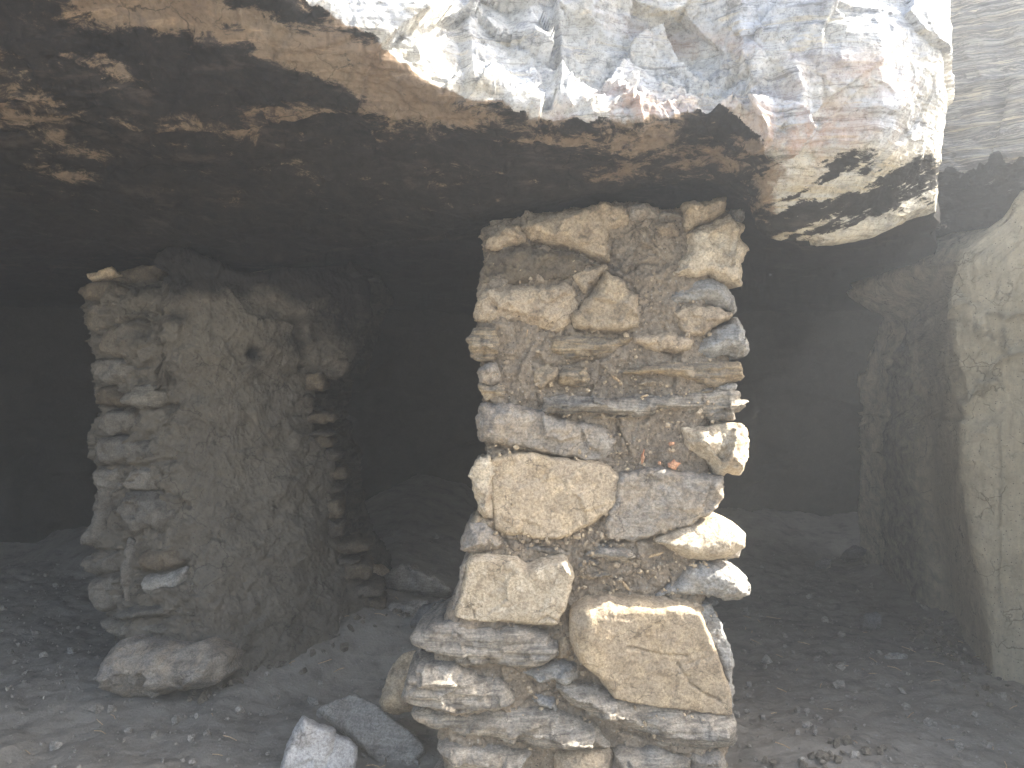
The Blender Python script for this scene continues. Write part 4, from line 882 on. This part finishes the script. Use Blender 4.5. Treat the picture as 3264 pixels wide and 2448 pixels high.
def shadeR(px, py, w):
    return np.where(px > 0, .55 * (1 - sstep(900, 955, px - np.interp(py, [260, 480, 640], [-10, 0, 16]))) + .4 * np.exp(-((px - 978) / 6) ** 2 - ((py - 328) / 9) ** 2) + .12 * (1 - sstep(240, 300, py)), .3)  # shade of the far recess painted into the plaster colour
# explicit grid so that the wall stays one clean sheet wrapped round its far end
loft('clay_plaster', LR, RR_, TR, BR, dfR, lambda px, py: np.maximum(dfR(px, py), 3.3) + .35, M['plaster2'], rw, 300, 260, dispR, shadeR)

# ------------------------------------------------------------------ fallen stones on the floor
def fallen(pts, d, mat, label, name='fallen_stone', cat='stone', **k):
    o = stone(pts, d, mat, None, name=name, **k); return tag(o, label, cat, k.get('group'))
fallen(C4((1385, 1640), (1420, 1470), (1440, 1380), (1520, 1235), (1600, 1265), (1690, 1300), (1692, 1325), (1760, 1345), (1802, 1390), (1790, 1500), (1775, 1590), (1400, 1600)), 2.12, 'fallen2',
       'pale grey broken block standing on the dirt left of the main pillar', name='fallen_block', cat='stone block', rounded=0, rough=.6, H=.035, T=.12, slope=3, n=(.25, -1, .35), sp=.005, cracks=[C4((1690, 1320), (1675, 1400), (1640, 1480), (1640, 1560))])
fallen(C4((1600, 1215), (1700, 1160), (1800, 1130), (1900, 1180), (2000, 1260), (2110, 1350), (2140, 1400), (2060, 1500), (1980, 1530), (1900, 1470), (1760, 1340), (1660, 1270)), 2.28, 'fallen3',
       'long dark grey slab lying aslant on the floor beside the pale broken block', name='fallen_slab', cat='slab', rounded=0, rough=.55, H=.02, T=.06, slope=3, n=(-.25, -.75, .75), sp=.006)
fallen(C2((10, 1350), (60, 1200), (130, 1130), (210, 1115), (260, 1150), (250, 1300), (200, 1400), (90, 1420), (40, 1400)), 2.30, 'tan',
       'brownish rounded stone leaning against the foot of the main pillar on its left', H=.06, T=.14, slope=1.2, n=(-.3, -1, .2), sp=.006)
fallen(C4((1925, 540), (2000, 480), (2060, 465), (2150, 500), (2230, 560), (2280, 600), (2200, 615), (2050, 600), (1950, 590)), 3.42, 'fallen3', 'low pointed stone in the dark gap behind the two walls', H=.09, T=.2, slope=1, n=(0, -1, .6), sp=.01)
fallen(C4((1925, 720), (1980, 660), (2080, 650), (2160, 660), (2150, 740), (2050, 760), (1950, 750)), 3.12, 'fallen3', 'flat block on the floor in front of the low pointed stone', H=.06, T=.16, slope=1.3, n=(0, -1, .5), sp=.009)
fallen(C4((1840, 480), (1900, 470), (1960, 500), (1930, 560), (1880, 600), (1850, 560)), 3.45, 'dusty', 'small dusty stone against the far corner of the left wall', H=.05, T=.1, n=(0, -1, .4), sp=.009)
fallen(C4((2120, 680), (2230, 650), (2300, 700), (2230, 760), (2140, 790), (2060, 780)), 3.0, 'fallen', 'dark stone half hidden behind the left edge of the main pillar', H=.04, T=.1, n=(0, -1, .7), sp=.009)
# right room
def RQ(*q): return [(710.3 + .23603 * a, 376.5 + .23603 * b) for a, b in q]
fallen(RQ((735, 1180), (770, 1168), (820, 1172), (843, 1182), (820, 1198), (760, 1197)), 2.95, 'blue', 'pale leaf-shaped flat stone on the floor before the right wall', name='flat_stone', H=.012, T=.02, n=(0, -.45, 1), sp=.006, slope=1)
fallen(RQ((900, 1468), (940, 1458), (985, 1462), (1000, 1475), (960, 1482), (915, 1478)), 2.45, 'sooty', 'dark thin stone on the dusty sill at the lower right', name='flat_stone', H=.012, T=.02, n=(0, -.45, 1), sp=.005, slope=1)
fallen(RQ((640, 1010), (700, 1000), (725, 1040), (715, 1070), (660, 1060)), 3.4, 'fallen', 'small grey stone on the floor of the right chamber', H=.03, T=.05, n=(0, -.8, .6), sp=.008)
fallen(RQ((450, 785), (480, 768), (510, 775), (505, 800), (465, 805)), 4.2, 'fallen', 'small stone farthest back on the floor of the right chamber', H=.03, T=.05, n=(0, -.8, .6), sp=.009)
fallen(RQ((560, 745), (610, 710), (665, 735), (640, 760), (590, 765)), 4.3, 'fallen', 'angular stone at the rear of the right chamber, beside the farthest small one', H=.04, T=.08, n=(0, -.8, .6), sp=.009)

# gravel and straw on the floor
r = np.random.default_rng(5); cs, rs = [], []
for k in range(3000):
    y = 1.9 + 2.6 * r.uniform(0, 1) ** 1.3; x = r.uniform(-.68 * y, .68 * y); cs.append((x, y, float(gh(x, y)[0]) - .003)); rs.append(float(r.choice([.003, .004, .005, .007, .010, .016], p=[.3, .25, .2, .15, .07, .03])))
lumps('gravel', cs, rs, M['fallen3'], None, 6)
cs, rs = [], []
for k in range(170):
    y = 1.95 + 2.3 * r.uniform(0, 1) ** 1.2; x = r.uniform(-.66 * y, .66 * y); cs.append((x, y, float(gh(x, y)[0]) + .001)); rs.append(float(r.uniform(.009, .026)))
lumps('stone_chips', cs, rs, M['fallen3'], None, 16)
cs, rs = [], []
for k in range(240):                      # clay crumbs and chips fallen along the feet of the walls
    t = r.uniform(0, 1); a, b = [((-1.05, 2.62), (-.5, 3.05)), ((-.33, 2.02), (.0, 2.12)), ((.56, 2.0), (.9, 2.2)), ((1.5, 2.6), (1.72, 3.6)), ((-.5, 3.1), (-.2, 3.3))][int(r.integers(0, 5))]
    x = a[0] + (b[0] - a[0]) * t + r.normal() * .05; y = a[1] + (b[1] - a[1]) * t - abs(r.normal()) * .06; cs.append((x, y, float(gh(x, y)[0]))); rs.append(float(r.uniform(.006, .02)))
lumps('clay_crumbs', cs, rs, M['ldust'], None, 17)
def straws(name, n_, seed, region):
    r = np.random.default_rng(seed); bm = bmesh.new()
    for k in range(n_):
        x, y = r.uniform(region[0], region[1]), r.uniform(region[2], region[3]); L = r.uniform(.015, .06); a = r.uniform(0, 6.28); z = float(gh(x, y)[0]) + .001
        dx, dy = math.cos(a) * L / 2, math.sin(a) * L / 2; px_, py_ = -math.sin(a) * .0011, math.cos(a) * .0011; bend = r.uniform(-.2, .2)
        p0 = [(x - dx, y - dy, z), (x - dy * bend, y + dx * bend, z + .003), (x + dx, y + dy, z + r.uniform(0, .006))]; prev = None
        for q in p0:
            ring = [bm.verts.new((q[0] + px_, q[1] + py_, q[2])), bm.verts.new((q[0] - px_, q[1] - py_, q[2])), bm.verts.new((q[0], q[1], q[2] + .002))]
            if prev:
                for j in range(3): bm.faces.new((prev[j], prev[(j + 1) % 3], ring[(j + 1) % 3], ring[j]))
            prev = ring
    me = bpy.data.meshes.new(name); bm.to_mesh(me); bm.free(); o = link(name, me, M['straw']); o['kind'] = 'stuff'; return o
straws('straw_litter', 170, 8, (-1.4, 1.9, 2.0, 3.6))

# ------------------------------------------------------------------ air volume added for the lens-flare veil
bm = bmesh.new(); bmesh.ops.create_cube(bm, size=1.0)
for v in bm.verts:
    v.co.x = v.co.x * 24; v.co.y = -6.0 if v.co.y < 0 else 8.0; v.co.z = -1.6 if v.co.z < 0 else 3.6
me = bpy.data.meshes.new('haze'); bm.to_mesh(me); bm.free()
hm = bpy.data.materials.new('dusty_air'); hm.use_nodes = True; t = hm.node_tree; t.nodes.clear()
vo = t.nodes.new('ShaderNodeVolumePrincipled'); vo.inputs['Color'].default_value = (.88, .94, 1.0, 1); vo.inputs['Density'].default_value = HAZE_DENSITY
vo.inputs['Anisotropy'].default_value = .8
out = t.nodes.new('ShaderNodeOutputMaterial'); t.links.new(vo.outputs[0], out.inputs['Volume'])
hz = link('haze', me, hm); hz['kind'] = 'stuff'
